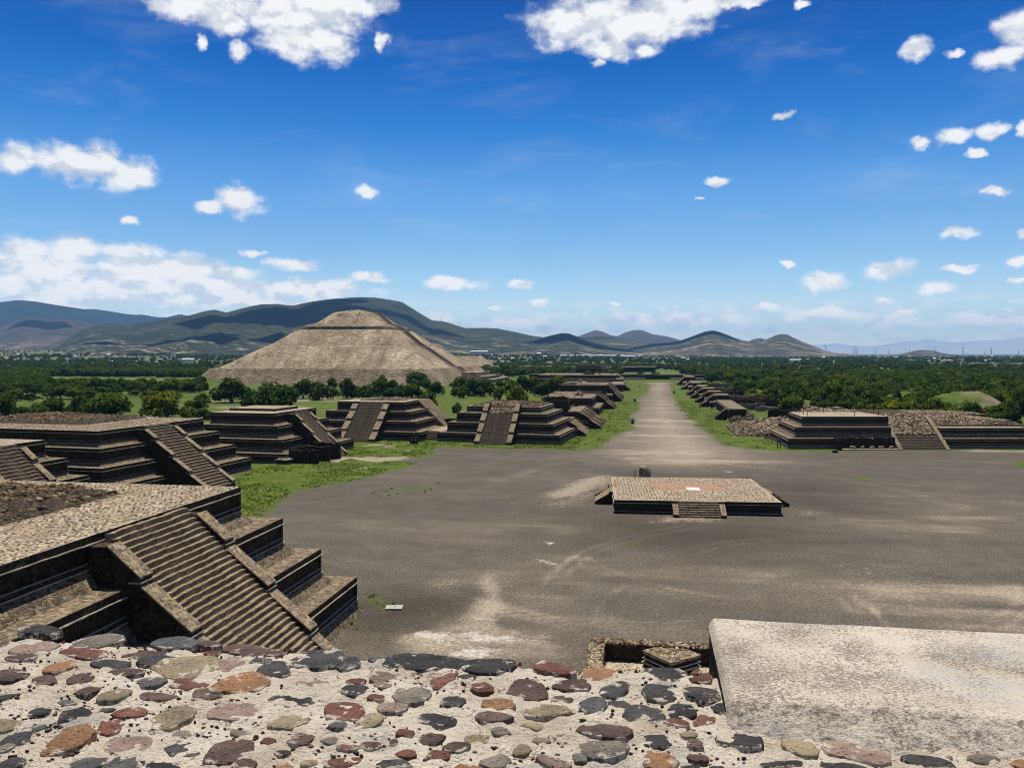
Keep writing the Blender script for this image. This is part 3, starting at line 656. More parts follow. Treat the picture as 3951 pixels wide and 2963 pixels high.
# ------------------------------------------------------------------ air
hz = MB(); hz.box(-29000, 29000, -29000, 29000, -60, 860)
mh = bpy.data.materials.new('pale_air'); mh.use_nodes = True
t = NT(mh.node_tree)
pv = t.n('ShaderNodeVolumePrincipled'); pv.inputs['Color'].default_value = (0.28, 0.59, 1.0, 1); pv.inputs['Density'].default_value = 4.0e-5; pv.inputs['Anisotropy'].default_value = 0.1
t.n('ShaderNodeOutputMaterial', i_Volume=pv.outputs[0])
kind(obj('haze', hz, mh), 'stuff')

# ------------------------------------------------------------------ stepped platforms
def pyramid(root, L, D, tiers, stair=None, ins=(1, 1, 1, 1), sk=0.0, foot=None, near=False, floor=None, roofm=None, y0=None):
    """front faces +x; the base rectangle runs x -D..0, y -L..0. tiers: (inset, z of tablero foot, z top).
    ins switches the inset of the (front, back, low y, high y) sides on or off"""
    ya, yb = (-L, 0.0) if y0 is None else (y0, y0 + L)
    def R(s): return (-D + s * ins[1], -s * ins[0], ya + s * ins[2], yb - s * ins[3])
    zprev = -0.3
    n = len(tiers)
    jit = 0.035 if near else 0.025
    for i, (s, z1, z2) in enumerate(tiers):
        prev = tiers[i - 1][0] if i else None
        ts = 0.0 if i == 0 else max(prev + 0.45, s - 0.85)
        if z1 - max(zprev, 0) > 0.12:
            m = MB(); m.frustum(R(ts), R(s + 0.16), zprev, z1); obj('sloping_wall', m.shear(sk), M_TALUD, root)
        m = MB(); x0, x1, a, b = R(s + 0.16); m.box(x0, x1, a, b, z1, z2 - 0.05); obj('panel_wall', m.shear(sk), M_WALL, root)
        h = z2 - z1
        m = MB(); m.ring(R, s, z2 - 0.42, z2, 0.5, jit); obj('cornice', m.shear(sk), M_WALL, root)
        m = MB(); m.ring(R, s, z1, z1 + 0.30, 0.4, jit)
        x0, x1, a, b = R(s)
        for cx_, cy_ in ((x0, a), (x0, b - .35), (x1 - .35, a), (x1 - .35, b - .35)):
            m.box(cx_, cx_ + .35, cy_, cy_ + .35, z1 + 0.3, z2 - 0.42)
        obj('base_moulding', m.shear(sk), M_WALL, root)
        m = MB(); m.ring(R, s - 0.12, z2 - 0.50, z2 - 0.43, 0.5, 0.012); m.ring(R, s - 0.12, z1 - 0.075, z1 - 0.005, 0.5, 0.012)
        m.ring(R, s - 0.03, z1 + 0.30, z1 + 0.335, 0.4, 0.01)
        obj('slab_course', m.shear(sk), M_LINE, root)
        m = MB(); x0, x1, a, b = R(s + 0.04); m.box(x0, x1, a, b, z2 - 0.04, z2 + 0.035)
        obj('roof_floor' if i == n - 1 else 'ledge_floor', m.shear(sk), (roofm or M_TOP) if i == n - 1 else M_LEDGE, root)
        zprev = z2 - 0.05
    for st in (stair if isinstance(stair, list) else [stair] if stair else []):
        yc, wi, bw, xt, zt, xf = st['y'], st['w'], st['bw'], st['xt'], st['zt'], st['xf']
        zf = st.get('z0', 0.0)
        ns = st['n']; run = (xf - xt) / ns; rise = (zt - zf) / ns
        m = MB(); m.bar(-run - 0.04, 0.0, -wi / 2, wi / 2, -rise - 0.02, 0.0, 0.45 if near else 0.9, 0.03)
        sms = [m.data('step', M_STEP)]
        for _v in range(3 if near else 1):
            m = MB(); m.bar(-run - 0.04, 0.0, -wi / 2, wi / 2, -rise - 0.02, 0.0, 0.45 if near else 0.9, 0.045); sms.append(m.data('step', M_STEP))
        for k in range(ns):
            if st.get('kmax') and k >= st['kmax']: break
            o = link('step', random.choice(sms), root, (xf - k * run + random.uniform(-.02, .02), yc, zf + (k + 1) * rise + random.uniform(-.012, .012)))
        sl = (zt - zf) / (xf - xt)
        hi = st.get('hi', zt)
        m = MB(); m.prism([(xf - run * 1.2, zf - 0.4), (xt - run, (zt) - rise - 0.05), (xt - 1.5, zt - rise - 0.05), (xt - 1.5, zf - 0.4)], yc - wi / 2 + .02, yc + wi / 2 - .02)
        obj('stair_core', m, M_WALL, root)
        # balustrades: one sloping piece per storey, each ending in a lip
        zs = [zt - 0.95] + [tt[2] for tt in tiers[-2::-1]] + [zf] if st.get('zs') is None else st['zs']
        for sgn in (-1, 1):
            ba = yc + sgn * wi / 2 if sgn > 0 else yc - wi / 2 - bw
            for i in range(len(zs) - 1):
                za, zb = zs[i], zs[i + 1]
                xa = xf - (za - zf) / sl; xb = xf - (zb - zf) / sl
                lift = 0.42
                drop = 0.0 if i == 0 else 0.28
                top_a = za + lift - drop; top_b = zb + lift + 0.26
                m = MB(); m.prism([(xb, zf - 0.3), (xb, top_b), (xa, top_a)] + ([(xa - 1.3, top_a), (xa - 1.3, zf - 0.3)] if not i else [(xa, zf - 0.3)]), ba, ba + bw)
                o = obj('balustrade', m, M_WALL, root)
                # cap stones along the slope and the lip mouldings
                m = MB(); m.prism([(xb + 0.03, top_b + 0.01), (xb + 0.03, top_b + 0.13), (xa, top_a + 0.13), (xa, top_a + 0.01)], ba - 0.04, ba + bw + 0.04)
                obj('balustrade_cap', m, M_CAP, root)
                if i < len(zs) - 1:
                    m = MB(); m.box(xb - 0.75, xb + 0.10, ba - 0.08, ba + bw + 0.08, top_b - 0.30, top_b - 0.21)
                    obj('lip_course', m, M_LINE, root)
def place(o, wp, rot): o.location = (wp[0], wp[1], 0); o.rotation_euler = (0, 0, radians(rot)); return o
def scatter_rocks(name, root, n, fn, size, m):
    """loose rubble: fn() gives a point"""
    b = MB()
    for _ in range(n):
        p = fn(); s = random.uniform(*size)
        b.rock(p, s, s * random.uniform(0.6, 1.0), s * random.uniform(0.5, 0.9), random.random())
    o = obj(name, b, m, root); o['kind'] = 'stuff'; return o
def mound(root, name, x0, x1, y0, y1, z, h, m, nr, size, rm, pw=0.7, sd_=3, flat=False):
    """a heap of rubble: an uneven body and the loose stones on it"""
    nx, ny = 26, 26
    U, V = np.meshgrid(np.linspace(0, 1, nx), np.linspace(0, 1, ny))
    e = np.clip(4 * np.minimum(np.minimum(U, 1 - U), np.minimum(V, 1 - V)), 0, 1) ** 0.6
    if flat: e = np.clip(10 * np.minimum(np.minimum(U, 1 - U), np.minimum(V, 1 - V)), 0, 1)
    Z = z - 0.1 + h * e * (0.75 + 0.9 * fbm(U * 4, V * 4, sd_))
    X = x0 + (x1 - x0) * U; Y = y0 + (y1 - y0) * V
    o = link(name, grid_mesh(name, X, Y, Z, m), root)
    def fn():
        u, v = random.random(), random.random()
        i, j = min(ny - 1, int(v * ny)), min(nx - 1, int(u * nx))
        return (x0 + (x1 - x0) * u, y0 + (y1 - y0) * v, Z[i, j])
    if nr: scatter_rocks('loose_stones', root, nr, fn, size, rm)
    return o
def rough_wall(root, x0, x1, y0, y1, z0, z1, name='ruined_wall', m=None, drop=0.5):
    b = MB(); ax = 0 if x1 - x0 >= y1 - y0 else 1
    L = (x1 - x0) if ax == 0 else (y1 - y0); n = max(2, int(L / 0.8))
    hs = [z1 - random.random() * drop for _ in range(n)]
    for i in range(n):
        a, c = i / n, (i + 1) / n
        if ax == 0: b.box(x0 + L * a, x0 + L * c, y0 + random.uniform(-.04, .04), y1 + random.uniform(-.04, .04), z0, hs[i])
        else: b.box(x0 + random.uniform(-.04, .04), x1 + random.uniform(-.04, .04), y0 + L * a, y0 + L * c, z0, hs[i])
    for i in range(n * 3):
        a = random.random()
        zz = hs[min(n - 1, int(a * n))]
        b.rock((x0 + L * a, random.uniform(y0, y1), zz) if ax == 0 else (random.uniform(x0, x1), y0 + L * a, zz), .3, .25, .16, 0.0)
    b.r = []
    return obj(name, b, m or M_WALL, root)

G_PYR = 'stepped stone pyramids round the plaza'
# nearest pyramid on the left
p1 = place(thing('stepped_pyramid', 'nearest stepped pyramid at lower left, wide stairway of dark steps facing right', 'pyramid', group=G_PYR), (-25.7, 73.4), 0)
T1 = [(0.74, 1.32, 3.30), (3.20, 4.42, 6.40), (5.68, 7.60, 9.58), (8.25, 10.73, 12.68)]
pyramid(p1, 44.0, 48.0, T1, dict(y=-22.0, w=9.0, bw=1.25, xt=-7.9, zt=12.66, xf=5.2, n=38), near=True)
mound(p1, 'rubble_core', -40, -15.6, -28.5, -12.6, 12.68, 1.25, M_RUB, 3800, (0.16, 0.36), M_COBD, flat=True, sd_=8)
# cobbles of the nearest pyramid: the nearest 300 singly, the others in one mesh
def cobble_field(root, regions, npieces, size, hgt, m):
    cand = []
    for (o, u, v, nu, nv, sp) in regions:
        o, u, v = Vector(o), Vector(u), Vector(v); lu, lv = u.length, v.length
        un, vn = u / lu, v / lv; nn = un.cross(vn)
        if nn.z < 0: nn = -nn
        for i in range(int(lu / sp)):
            for j in range(int(lv / (sp * 0.86))):
                a = (i + 0.5 * (j % 2) + random.uniform(.22, .78)) * sp; b = (j + random.uniform(.25, .75)) * sp * 0.86
                if a > lu or b > lv or random.random() < 0.22: continue
                p = o + un * a + vn * b
                if not skip(p): cand.append((p, un, vn, nn))
    base = root.matrix_basis
    if npieces:
        near_ = sorted(range(len(cand)), key=lambda i: (base @ cand[i][0] - Vector((0, 0, H))).length + (0 if seen(base @ cand[i][0]) else 1e4))
    else: near_ = list(range(len(cand)))
    singles = set(near_[:npieces]); mb = MB(); protos = []
    for q in range(8 if npieces else 0):
        c = MB(); c.cobble(Vector((0, 0, 0)), Vector((1, 0, 0)), Vector((0, 1, 0)), Vector((0, 0, 1)), size, size * 0.8, hgt, 0.0, 7); c.r = []
        protos.append(c.data('cobble', m))
    for i, (p, un, vn, nn) in enumerate(cand):
        sc = random.uniform(0.75, 1.25)
        if i in singles:
            o = link('cobble', random.choice(protos), root, p); o.rotation_euler = Matrix((un, vn, nn)).transposed().to_euler(); o.scale = (sc, sc, 1)
        else: mb.cobble(p, un, vn, nn, size * sc, size * 0.8 * sc, hgt, random.random())
    o = obj('cobbles', mb, m, root); o['kind'] = 'stuff'
def seen(p):
    v = np.array(p) - np.array([0, 0, H]); z = v @ fw
    if z < 0.5: return False
    x, y = CX + F * (v @ rt) / z, CY - F * (v @ up) / z
    return 0 < x < 3951 and 0 < y < 2480
skip = lambda p: (-39.6 < p.x < -16.0 and -28.2 < p.y < -13.0 and p.z > 12)
cobble_field(p1, [((-38, -37, 12.72), (29.6, 0, 0), (0, 28.6, 0), 0, 0, 0.40)], 300, 0.155, 0.035, M_COB)
def no(p): return False
skip = lambda p: -27.3 < p.y < -16.7
regs = []
for (s0, z0), (s1, z1), (s2, z2) in ((( 0.74, 3.33), (2.35, 3.33), (3.3, 4.40)), ((3.2, 6.43), (4.83, 6.43), (5.8, 7.58)), ((5.68, 9.61), (7.4, 9.61), (8.35, 10.7))):
    regs.append(((-s1, -38, z0), (s1 - s0 - .1, 0, 0), (0, 38 - s0, 0), 0, 0, 0.42))
cobble_field(p1, regs, 0, 0.17, 0.028, M_COB)
m = MB(); m.box(-0.70, -0.62, -13.2, -11.0, 1.62, 2.85); obj('patched_panel', m, simple('grey_cement_patch', (0.16, 0.155, 0.145)), p1)

# the pyramid half cut off at the left edge
p2 = place(thing('stepped_pyramid', 'stepped pyramid mostly hidden behind the nearest cobbled roof at the left edge', 'pyramid', group=G_PYR), (-79.6, 114.6), -4)
pyramid(p2, 32, 34, [(0.9, 1.06, 2.95), (2.9, 3.6, 5.7), (4.9, 6.35, 8.5), (6.9, 9.2, 11.3)], dict(y=-15.8, w=6.3, bw=1.05, xt=-6.7, zt=11.28, xf=5.2, n=26))
# wide pyramid with the long cobbled roof
p3 = place(thing('stepped_pyramid', 'widest stepped pyramid on the left, long flat cobbled roof with a low rubble mound', 'pyramid', group=G_PYR), (-78.1, 157.4), -5.6)
pyramid(p3, 42.8, 52, [(1.02, 1.06, 2.97), (3.15, 3.56, 5.73), (5.35, 6.30, 8.54), (7.42, 9.16, 11.19)], dict(y=-22.1, w=6.8, bw=1.0, xt=-6.9, zt=11.17, xf=6.3, n=24, z0=0.35))
mound(p3, 'rubble_core', -44, -18, -27, -9.5, 11.19, 1.2, M_RUB, 2600, (0.14, 0.34), M_COBD, flat=True, sd_=12)
skip = no
cobble_field(p3, [((-17.6, -35, 11.23), (9.6, 0, 0), (0, 27.4, 0), 0, 0, 0.5), ((-40, -35, 11.23), (22, 0, 0), (0, 7.8, 0), 0, 0, 0.5)], 0, 0.2, 0.06, M_COB)
# third pyramid on the left with the roofless enclosure at its stair
p4 = place(thing('stepped_pyramid', 'four tiered pyramid with roofless walls hiding the foot of its stairway', 'pyramid', group=G_PYR), (-73.4, 201.6), -4.3)
pyramid(p4, 35.2, 30.5, [(0.43, 0.52, 2.31), (2.7, 3.15, 5.11), (4.96, 5.95, 7.88), (7.3, 8.45, 10.47)], dict(y=-19.0, w=5.9, bw=1.0, xt=-5.6, zt=10.45, xf=4.6, n=24))
m = MB(); m.box(-22.5, -10.5, -21.5, -10.5, 10.45, 10.9); obj('upper_base', m, M_RUB, p4)
m = MB(); m.bar(-22.3, -10.7, -21.3, -10.7, 10.88, 11.1); obj('upper_floor', m, M_TOP, p4)
# first pyramid facing the camera
p5 = place(thing('stepped_pyramid', 'four tiered pyramid facing the camera beside a dark leaning tree and brown bins', 'pyramid', group=G_PYR), (-60.9, 218.4), -93.5)
pyramid(p5, 35.5, 27, [(0.12, 0.40, 2.39), (2.5, 3.12, 5.06), (5.0, 5.6, 7.57), (7.54, 8.1, 10.13)], dict(y=-17.0, w=7.6, bw=1.7, xt=-7.0, zt=10.1, xf=5.2, n=24))
mound(p5, 'rubble_heap', -21, -13, -24, -10, 10.1, 0.9, M_RUB, 500, (0.15, 0.35), M_COBL, sd_=5)
m = MB(); yz = [(-30, -.2), (-30, 9.9), (-7.9, 9.9), (3.2, -.2)]; m.add([(-20.5, y, z) for y, z in yz] + [(-31, y, z) for y, z in yz], [(0, 1, 2, 3), (7, 6, 5, 4), (1, 5, 6, 2), (2, 6, 7, 3), (0, 4, 5, 1)]); obj('rear_slope', m, M_TALUD, p5)
# second pyramid facing the camera, with the rubble dome
p6 = place(thing('stepped_pyramid', 'pyramid facing the camera beside the avenue, its top a dark dome of rubble', 'pyramid', group=G_PYR), (-22.6, 215.8), -95.2)
pyramid(p6, 34.4, 31, [(0.2, 0.70, 2.43), (2.4, 3.1, 5.1), (4.45, 5.62, 7.6), (6.65, 8.2, 9.3)], dict(y=-17.2, w=7.4, bw=1.35, xt=-6.2, zt=10.0, xf=4.4, n=24, kmax=18, zs=[9.7, 7.6, 5.1, 2.43, 0.0]))
mound(p6, 'rubble_dome', -25.0, -6.9, -27.4, -7.0, 9.2, 1.6, M_RUB, 2600, (0.16, 0.4), M_COBD, sd_=6)
b = MB()
for i in range(420):
    a = random.random(); b.rock((-3.9 - a * 5.5, random.uniform(-20.9, -13.5), 7.7 + a * 2.9), .32, .24, .28, random.random())
o = obj('fallen_stair_stones', b, M_COBL, p6); o['kind'] = 'stuff'

# low connecting wall between the two camera-facing pyramids
cw = thing('low_platform', 'low cobbled platform with short steps joining the two camera-facing pyramids', 'platform', (-58.2, 236, 0), radians(-4))
m = MB(); m.box(-4.5, 4.0, -12, 8, -0.2, 2.3); obj('body', m, M_WALL, cw)
m = MB(); m.box(-4.4, 3.9, -11.9, 7.9, 2.3, 2.36); obj('floor', m, M_TOP, cw)
for k in range(5):
    m = MB(); m.bar(-3.6, 3.4, -14.0 + k * .4, -12.02, 0.42 * k, 0.42 * k + 0.42); obj('step', m, M_STEP, cw)
rough_wall(cw, -4.4, 4.2, 7.0, 8.2, 2.36, 4.4, 'rear_wall')

# roofless enclosure
en = thing('roofless_enclosure', 'roofless dark stone enclosure standing on grass at the foot of a stairway', 'ruin', (-76.2, 169.0, 0), radians(-4.3))
rough_wall(en, 0.0, 6.8, -1.2, -0.5, -.2, 3.4, 'front_wall'); rough_wall(en, -0.2, 0.5, -0.5, 8.0, -.2, 3.6, 'inner_wall')
rough_wall(en, 2.0, 6.9, 3.8, 4.5, -.2, 3.7, 'cross_wall'); rough_wall(en, 3.0, 7.2, 8.6, 9.4, -.2, 3.9, 'rear_wall'); rough_wall(en, 0.5, 3.0, 9.0, 9.8, -.2, 3.9, 'rear_wall')
m = MB(); m.bar(6.95, 9.4, -0.6, 10.2, -.2, 0.28); obj('pavement', m, M_TOP, en)
m = MB(); m.bar(-4.5, 7.0, -3.2, -2.0, -.2, 0.22, 1.0, .08); obj('kerb', m, M_TOP, en)
al_ = thing('small_altar', 'little square stone altar with rubble on top beside the roofless enclosure', 'altar', (-76.6, 166.3, 0), radians(-4))
m = MB(); m.frustum((-1.5, 1.5, -1.3, 1.3), (-1.2, 1.2, -1.0, 1.0), -.1, 0.5); obj('sloping_base', m, M_TALUD, al_)
m = MB(); m.box(-1.35, 1.35, -1.15, 1.15, 0.5, 1.25); obj('panel_wall', m, M_WALL, al_)
m = MB(); m.bar(-1.5, 1.5, -1.3, 1.3, 0.52, 0.62); m.bar(-1.5, 1.5, -1.3, 1.3, 1.25, 1.4); obj('cornice', m, M_LINE, al_)
scatter_rocks('rubble_top', al_, 60, lambda: (random.uniform(-1.2, 1.2), random.uniform(-1, 1), 1.45), (.15, .32), M_COBL)

# ------------------------------------------------------------------ central altar platform
ar = thing('altar_platform', 'low square stone platform with steps standing alone in the middle of the plaza', 'platform', (19.74, 126.35, 0), radians(-86.0))
AL, AD = 24.7, 23.4
def RA(s): return (-AD + s, -s, -AL + s, -s)
m = MB(); x0, x1, a, b = RA(0.14); m.box(x0, x1, a, b, -.2, 1.92); obj('panel_wall', m, M_WALL, ar)
m = MB(); m.ring(RA, 0.0, 1.62, 1.97, .5); obj('cornice', m, M_WALL, ar)
m = MB(); m.ring(RA, -0.02, -.2, 0.24, .4); obj('base_moulding', m, M_WALL, ar)
m = MB(); m.ring(RA, -0.09, 1.53, 1.60, .5, .01); m.ring(RA, -0.06, 0.25, 0.31, .4, .01); obj('slab_course', m, M_LINE, ar)
m = MB(); x0, x1, a, b = RA(0.05); m.box(x0, x1, a, b, 1.90, 2.0); obj('cobbled_floor', m, M_TOP, ar)
U, V = np.meshgrid(np.linspace(-18.6, -7.4, 40), np.linspace(-20.6, -4.6, 60))
e = polymask(U + 2.0 * fbm(U / 2, V / 2, 3), V + 2.0 * fbm(U / 2, V / 2, 4), [(-17.6, -18.8), (-17.4, -6.2), (-14, -5.4), (-9.0, -8.2), (-8.6, -14.5), (-10.8, -18.6)], 0.8)
o = link('earth_floor', grid_mesh('earth_floor', U, V, 1.93 + 0.11 * e, simple('red_earth', (0.34, 0.205, 0.14), 1.0, 0.5, 0.8)), ar)
m = MB(); m.bar(-12.4, -9.6, -12.7, -10.6, 2.0, 2.09); obj('white_slab', m, simple('white_stone_slab', (0.68, 0.64, 0.58), .9, .15), ar)
skip = no
cobble_field(ar, [((-AD + .4, -AL + .4, 2.0), (AD - .8, 0, 0), (0, AL - .8, 0), 0, 0, 0.62)], 0, 0.2, 0.06, M_COB)
def altar_stair(ox, oy, rz, wi, bw, out, n, z):
    """steps on one side of the platform, built in place"""
    R2 = Matrix.Translation((ox, oy, 0)) @ Matrix.Rotation(rz, 4, 'Z')
    def put(mb, name, mt):
        mb.v = [tuple(R2 @ Vector(v)) for v in mb.v]; obj(name, mb, mt, ar)
    run = out / n; rise = z / n
    for k in range(n):
        m = MB(); m.bar(-0.2, out - k * run, -wi / 2, wi / 2, rise * k - (0.2 if not k else 0), rise * (k + 1), 0.5, .025); put(m, 'step', M_STEP)
    for sgn in (-1, 1):
        a = wi / 2 if sgn > 0 else -wi / 2 - bw
        m = MB(); m.prism([(-0.1, -.2), (out + .1, -.2), (out + .1, .35), (0.55, z * 0.85), (-0.1, z * 0.85)], a, a + bw); put(m, 'balustrade', M_WALL)
        m = MB(); m.prism([(out + .12, .36), (out + .12, .46), (0.55, z * 0.85 + .12), (0.55, z * .85 + .01)], a - .03, a + bw + .03); put(m, 'balustrade_cap', M_CAP)
        m = MB(); m.box(-0.1, 0.6, a - .05, a + bw + .05, z * 0.86, z + .01); put(m, 'balustrade_block', M_WALL)
altar_stair(0, -12.3, 0, 6.1, 0.75, 2.6, 7, 1.98)
altar_stair(-11.0, 0, pi / 2, 5.6, 0.6, 2.7, 7, 1.98)
altar_stair(-10.5, -AL, -pi / 2, 5.6, 0.6, 2.7, 7, 1.98)
bo = MB()
bm = bmesh.new(); bmesh.ops.create_icosphere(bm, subdivisions=3, radius=1.0)
for v in bm.verts:
    n_ = v.co.normalized(); q = 1.0 + 0.35 * float(fbm(np.array([n_.x * 2 + 5]), np.array([n_.y * 2 + n_.z * 3]), 3)[0])
    v.co = Vector((max(-.85, min(.85, n_.x * q * 1.05)) * 1.25, max(-.8, min(.8, n_.y * q * 1.1)) * 1.2, max(-.9, min(.95, n_.z * q * 1.1)) * 1.75))
me = bpy.data.meshes.new('boulder'); bm.to_mesh(me); bm.free(); me.materials.append(M_CAP)
tag(link('boulder', me, None, (*P(2488, 1833, 1.6)[:2], 1.65)), 'large squared grey boulder standing behind the low square platform', 'boulder')
m = MB(); m.box(-.07, .07, -.07, .07, -.2, 2.5); m.box(-.11, .11, -.11, .11, 2.5, 2.62)
pp = P(2450, 1838, 1.5); tag(obj('post', m, simple('dark_post', (.03, .03, .03)), loc=(pp[0], pp[1], 0)), 'thin dark post beside the squared boulder behind the low platform', 'post')
M_WHITE = simple('white_paint', (0.75, 0.76, 0.78), .5, .12)
for px, lab in ((2553, 'small white floodlight to the left of the front steps of the square platform'), (2797, 'small white floodlight to the right of the front steps of the square platform')):
    q = P(px, 1979 if px < 2600 else 1983)
    f_ = thing('floodlight', lab, 'floodlight', (q[0], q[1], 0.04), radians(random.uniform(-20, 20)), 'floodlights of the square platform')
    m = MB(); m.frustum((-.34, .34, -.26, .26), (-.22, .22, -.2, .2), -.1, .25); obj('base', m, M_WHITE, f_)
    m = MB(); m.frustum((-.30, .30, -.24, .24), (-.36, .36, -.30, .30), .25, .66); m.frustum((-.36, .36, -.30, .30), (-.2, .2, -.16, .16), .66, .78); obj('lamp_head', m, M_WHITE, f_)

# ------------------------------------------------------------------ ruined platform on the right of the plaza
rp = place(thing('ruined_platform', 'long ruined platform right of the plaza with rubble filling its upper stairs', 'platform'), (95.6, 225.8), -80.2)
SK = -0.13
pyramid(rp, 27.0, 26.0, [(0.35, 0.84, 2.57), (2.5, 3.72, 5.26), (4.8, 5.98, 7.76)], None, (1, 1, 1, 0), SK, y0=-62.0)
pyramid(rp, 24.5, 26.0, [(0.35, 0.84, 2.5), (2.5, 3.55, 5.05)], None, (1, 1, 0, 1), SK, y0=-22.5)
m = MB(); m.prism([(2.6, -.2), (2.6, .2), (-7.6, 7.7), (-26, 7.9), (-26, -.2)], -35.0, -34.0); m.prism([(2.6, -.2), (2.6, .2), (-5.0, 5.6), (-8.0, 7.4), (-26, 7.9), (-26, -.2)], -23.2, -22.2); obj('balustrade', m, M_CAP, rp)
for k in range(9):
    m = MB(); m.bar(1.6 - k * .42 - .55, 1.6 - k * .42, -34.0, -23.2, -.2 if not k else .35 * k, .35 * (k + 1), .8, .03); obj('step', m, M_STEP, rp)
m = MB(); m.prism([(-2.2, 0), (-2.2, 3.1), (-9.5, 7.8), (-26, 8.2), (-26, 0)], -34.0, -23.2); obj('stair_core', m, M_RUB, rp)
scatter_rocks('fallen_stones', rp, 1500, lambda: (lambda a: (-2.4 - a * 7.5, random.uniform(-33.8, -23.4), 3.3 + a * 4.7 + random.uniform(-.1, .25)))(random.random()), (0.2, 0.5), M_COBL)
mound(rp, 'rubble_heap', -24, -5.6, -22.0, 2.0, 5.0, 2.7, M_RUB, 3600, (0.16, 0.45), M_COBL, sd_=22)
mound(rp, 'rubble_heap', -30, -24, -50, 2.0, 7.0, 1.3, M_LEDGE, 900, (0.16, 0.4), M_COBL, sd_=25)
# front enclosure left of the stairs
rough_wall(rp, 0.1, 2.6, -50.2, -49.2, -.2, 3.0, 'side_wall'); rough_wall(rp, -.3, .5, -49.2, -35.1, -.2, 3.1, 'rear_wall')
m = MB(); m.bar(0.5, 2.8, -49.2, -35.1, -.2, .28); obj('bench', m, M_TOP, rp)
for k in range(5):
    b = MB(); xx = -46 + k * 2.4
    b.rock((1.4, xx, .6), .5, 1.0, .45, .0); b.r = []
    obj('carved_stone', b, M_CAP, rp)
pm = simple('rusty_iron', (0.06, 0.045, 0.035))
m = MB(); m.box(-.06, .06, -.06, .06, 0, 1.45)
pdat = m.data('fence_post', pm)
for i, (x, y) in enumerate([(1050, 215), (1097, 235), (1143, 255), (1192, 270), (1245, 290), (1288, 235), (1355, 220), (1400, 235), (1455, 250), (1860, 290), (2108, 260), (2176, 290), (1950, 232), (2020, 230)]):
    q = P(2750 + x / 3.403, 1520 + y / 3.403, 7.8)
    if i == 0 or True:
        tag(link('fence_post', pdat, None, (q[0], q[1], 7.72)), 'thin iron fence post standing on the flat top of the long ruined platform', 'fence post', 'iron fence posts on the ruined platform')
sg = thing('notice_board', 'wooden notice board on two legs at the left corner of the long ruined platform', 'sign', (*P(3005, 1728)[:2], 0), radians(40))
m = MB(); m.box(-.65, .65, -.05, .05, 1.35, 3.0); obj('board', m, simple('weathered_board', (.20, .16, .12)), sg)
for sx in (-.5, .5):
    m = MB(); m.box(sx - .09, sx + .09, -.08, .08, -.2, 1.36); obj('leg', m, simple('dark_wood', (.03, .022, .018)), sg)

# ------------------------------------------------------------------ platforms along the avenue
G_AV = 'small stepped platforms lining the avenue'
def avenue_platform(label, x, yn, L, D, tiers, side, stair, extra=None):
    """side 'L' faces right (west), 'R' faces left"""
    if side == 'L': r = place(thing('avenue_platform', label, 'platform', group=G_AV), (x, yn + L), 0)
    else: r = place(thing('avenue_platform', label, 'platform', group=G_AV), (x, yn), 180)
    pyramid(r, L, D, tiers, stair, roofm=M_LEDGE)
    return r
a1 = avenue_platform('low platform with a broad sunlit stair just behind the rubble-domed pyramid', -20.0, 238, 19, 14, [(0.2, 0.3, 2.0), (2.2, 2.6, 4.4)], 'L', dict(y=-9.5, w=15.5, bw=.5, xt=-3.0, zt=4.38, xf=2.4, n=10))
a2 = avenue_platform('platform with notched steps left of the avenue, near the person in a pale hat', -18.6, 262, 34, 20, [(0.2, 0.4, 2.4), (2.6, 3.0, 5.3)], 'L', [dict(y=yy, w=4.4, bw=.9, xt=-3.2, zt=5.28, xf=4.2, n=11) for yy in (-29.5, -19.5, -9)])
rough_wall(a2, -13, -6.5, -33, -32, 5.3, 9.0); rough_wall(a2, -8, -7, -32, -18, 5.3, 8.4); rough_wall(a2, -16, -8, -18, -17, 5.3, 9.6); rough_wall(a2, -8.5, -5.5, -5, -4, 5.3, 8.2); rough_wall(a2, -16, -15, -32, -18, 5.3, 8.6)
a3 = avenue_platform('platform with a grassy recess and tall narrow stairs left of the avenue', -18.5, 322, 60, 26, [(0.2, 0.4, 2.8), (3.0, 3.4, 6.4)], 'L', [dict(y=yy, w=5.0, bw=.9, xt=-3.2, zt=6.35, xf=4.6, n=13) for yy in (-22, -9)])
a4 = avenue_platform('two tiered platform with long straight walls far down the left of the avenue', -17.0, 400, 62, 28, [(0.2, 0.4, 4.0), (3.0, 4.6, 8.6)], 'L', [dict(y=yy, w=6.0, bw=1.0, xt=-3.2, zt=8.5, xf=4.4, n=16) for yy in (-44, -28, -12)])
a5 = avenue_platform('low grassed platform beyond the two tiered one on the left of the avenue', -15.0, 520, 60, 40, [(0.2, 0.3, 4.4)], 'L', dict(y=-40, w=10.0, bw=1.2, xt=-.8, zt=4.3, xf=4.0, n=14))
a6 = avenue_platform('low two stepped platform at the far left end of the avenue', -20.0, 640, 70, 70, [(0.2, 0.3, 4.0), (4.5, 4.6, 7.0)], 'L', dict(y=-30, w=20.0, bw=1.5, xt=-4.8, zt=6.9, xf=3.0, n=16))
b1 = avenue_platform('nearest platform on the right of the avenue, thin sunlit stair leaning left', 28.0, 298, 58, 6.5, [(0.2, 0.3, 4.5)], 'R', dict(y=-11.0, w=3.6, bw=.6, xt=-1.0, zt=4.45, xf=4.0, n=11))
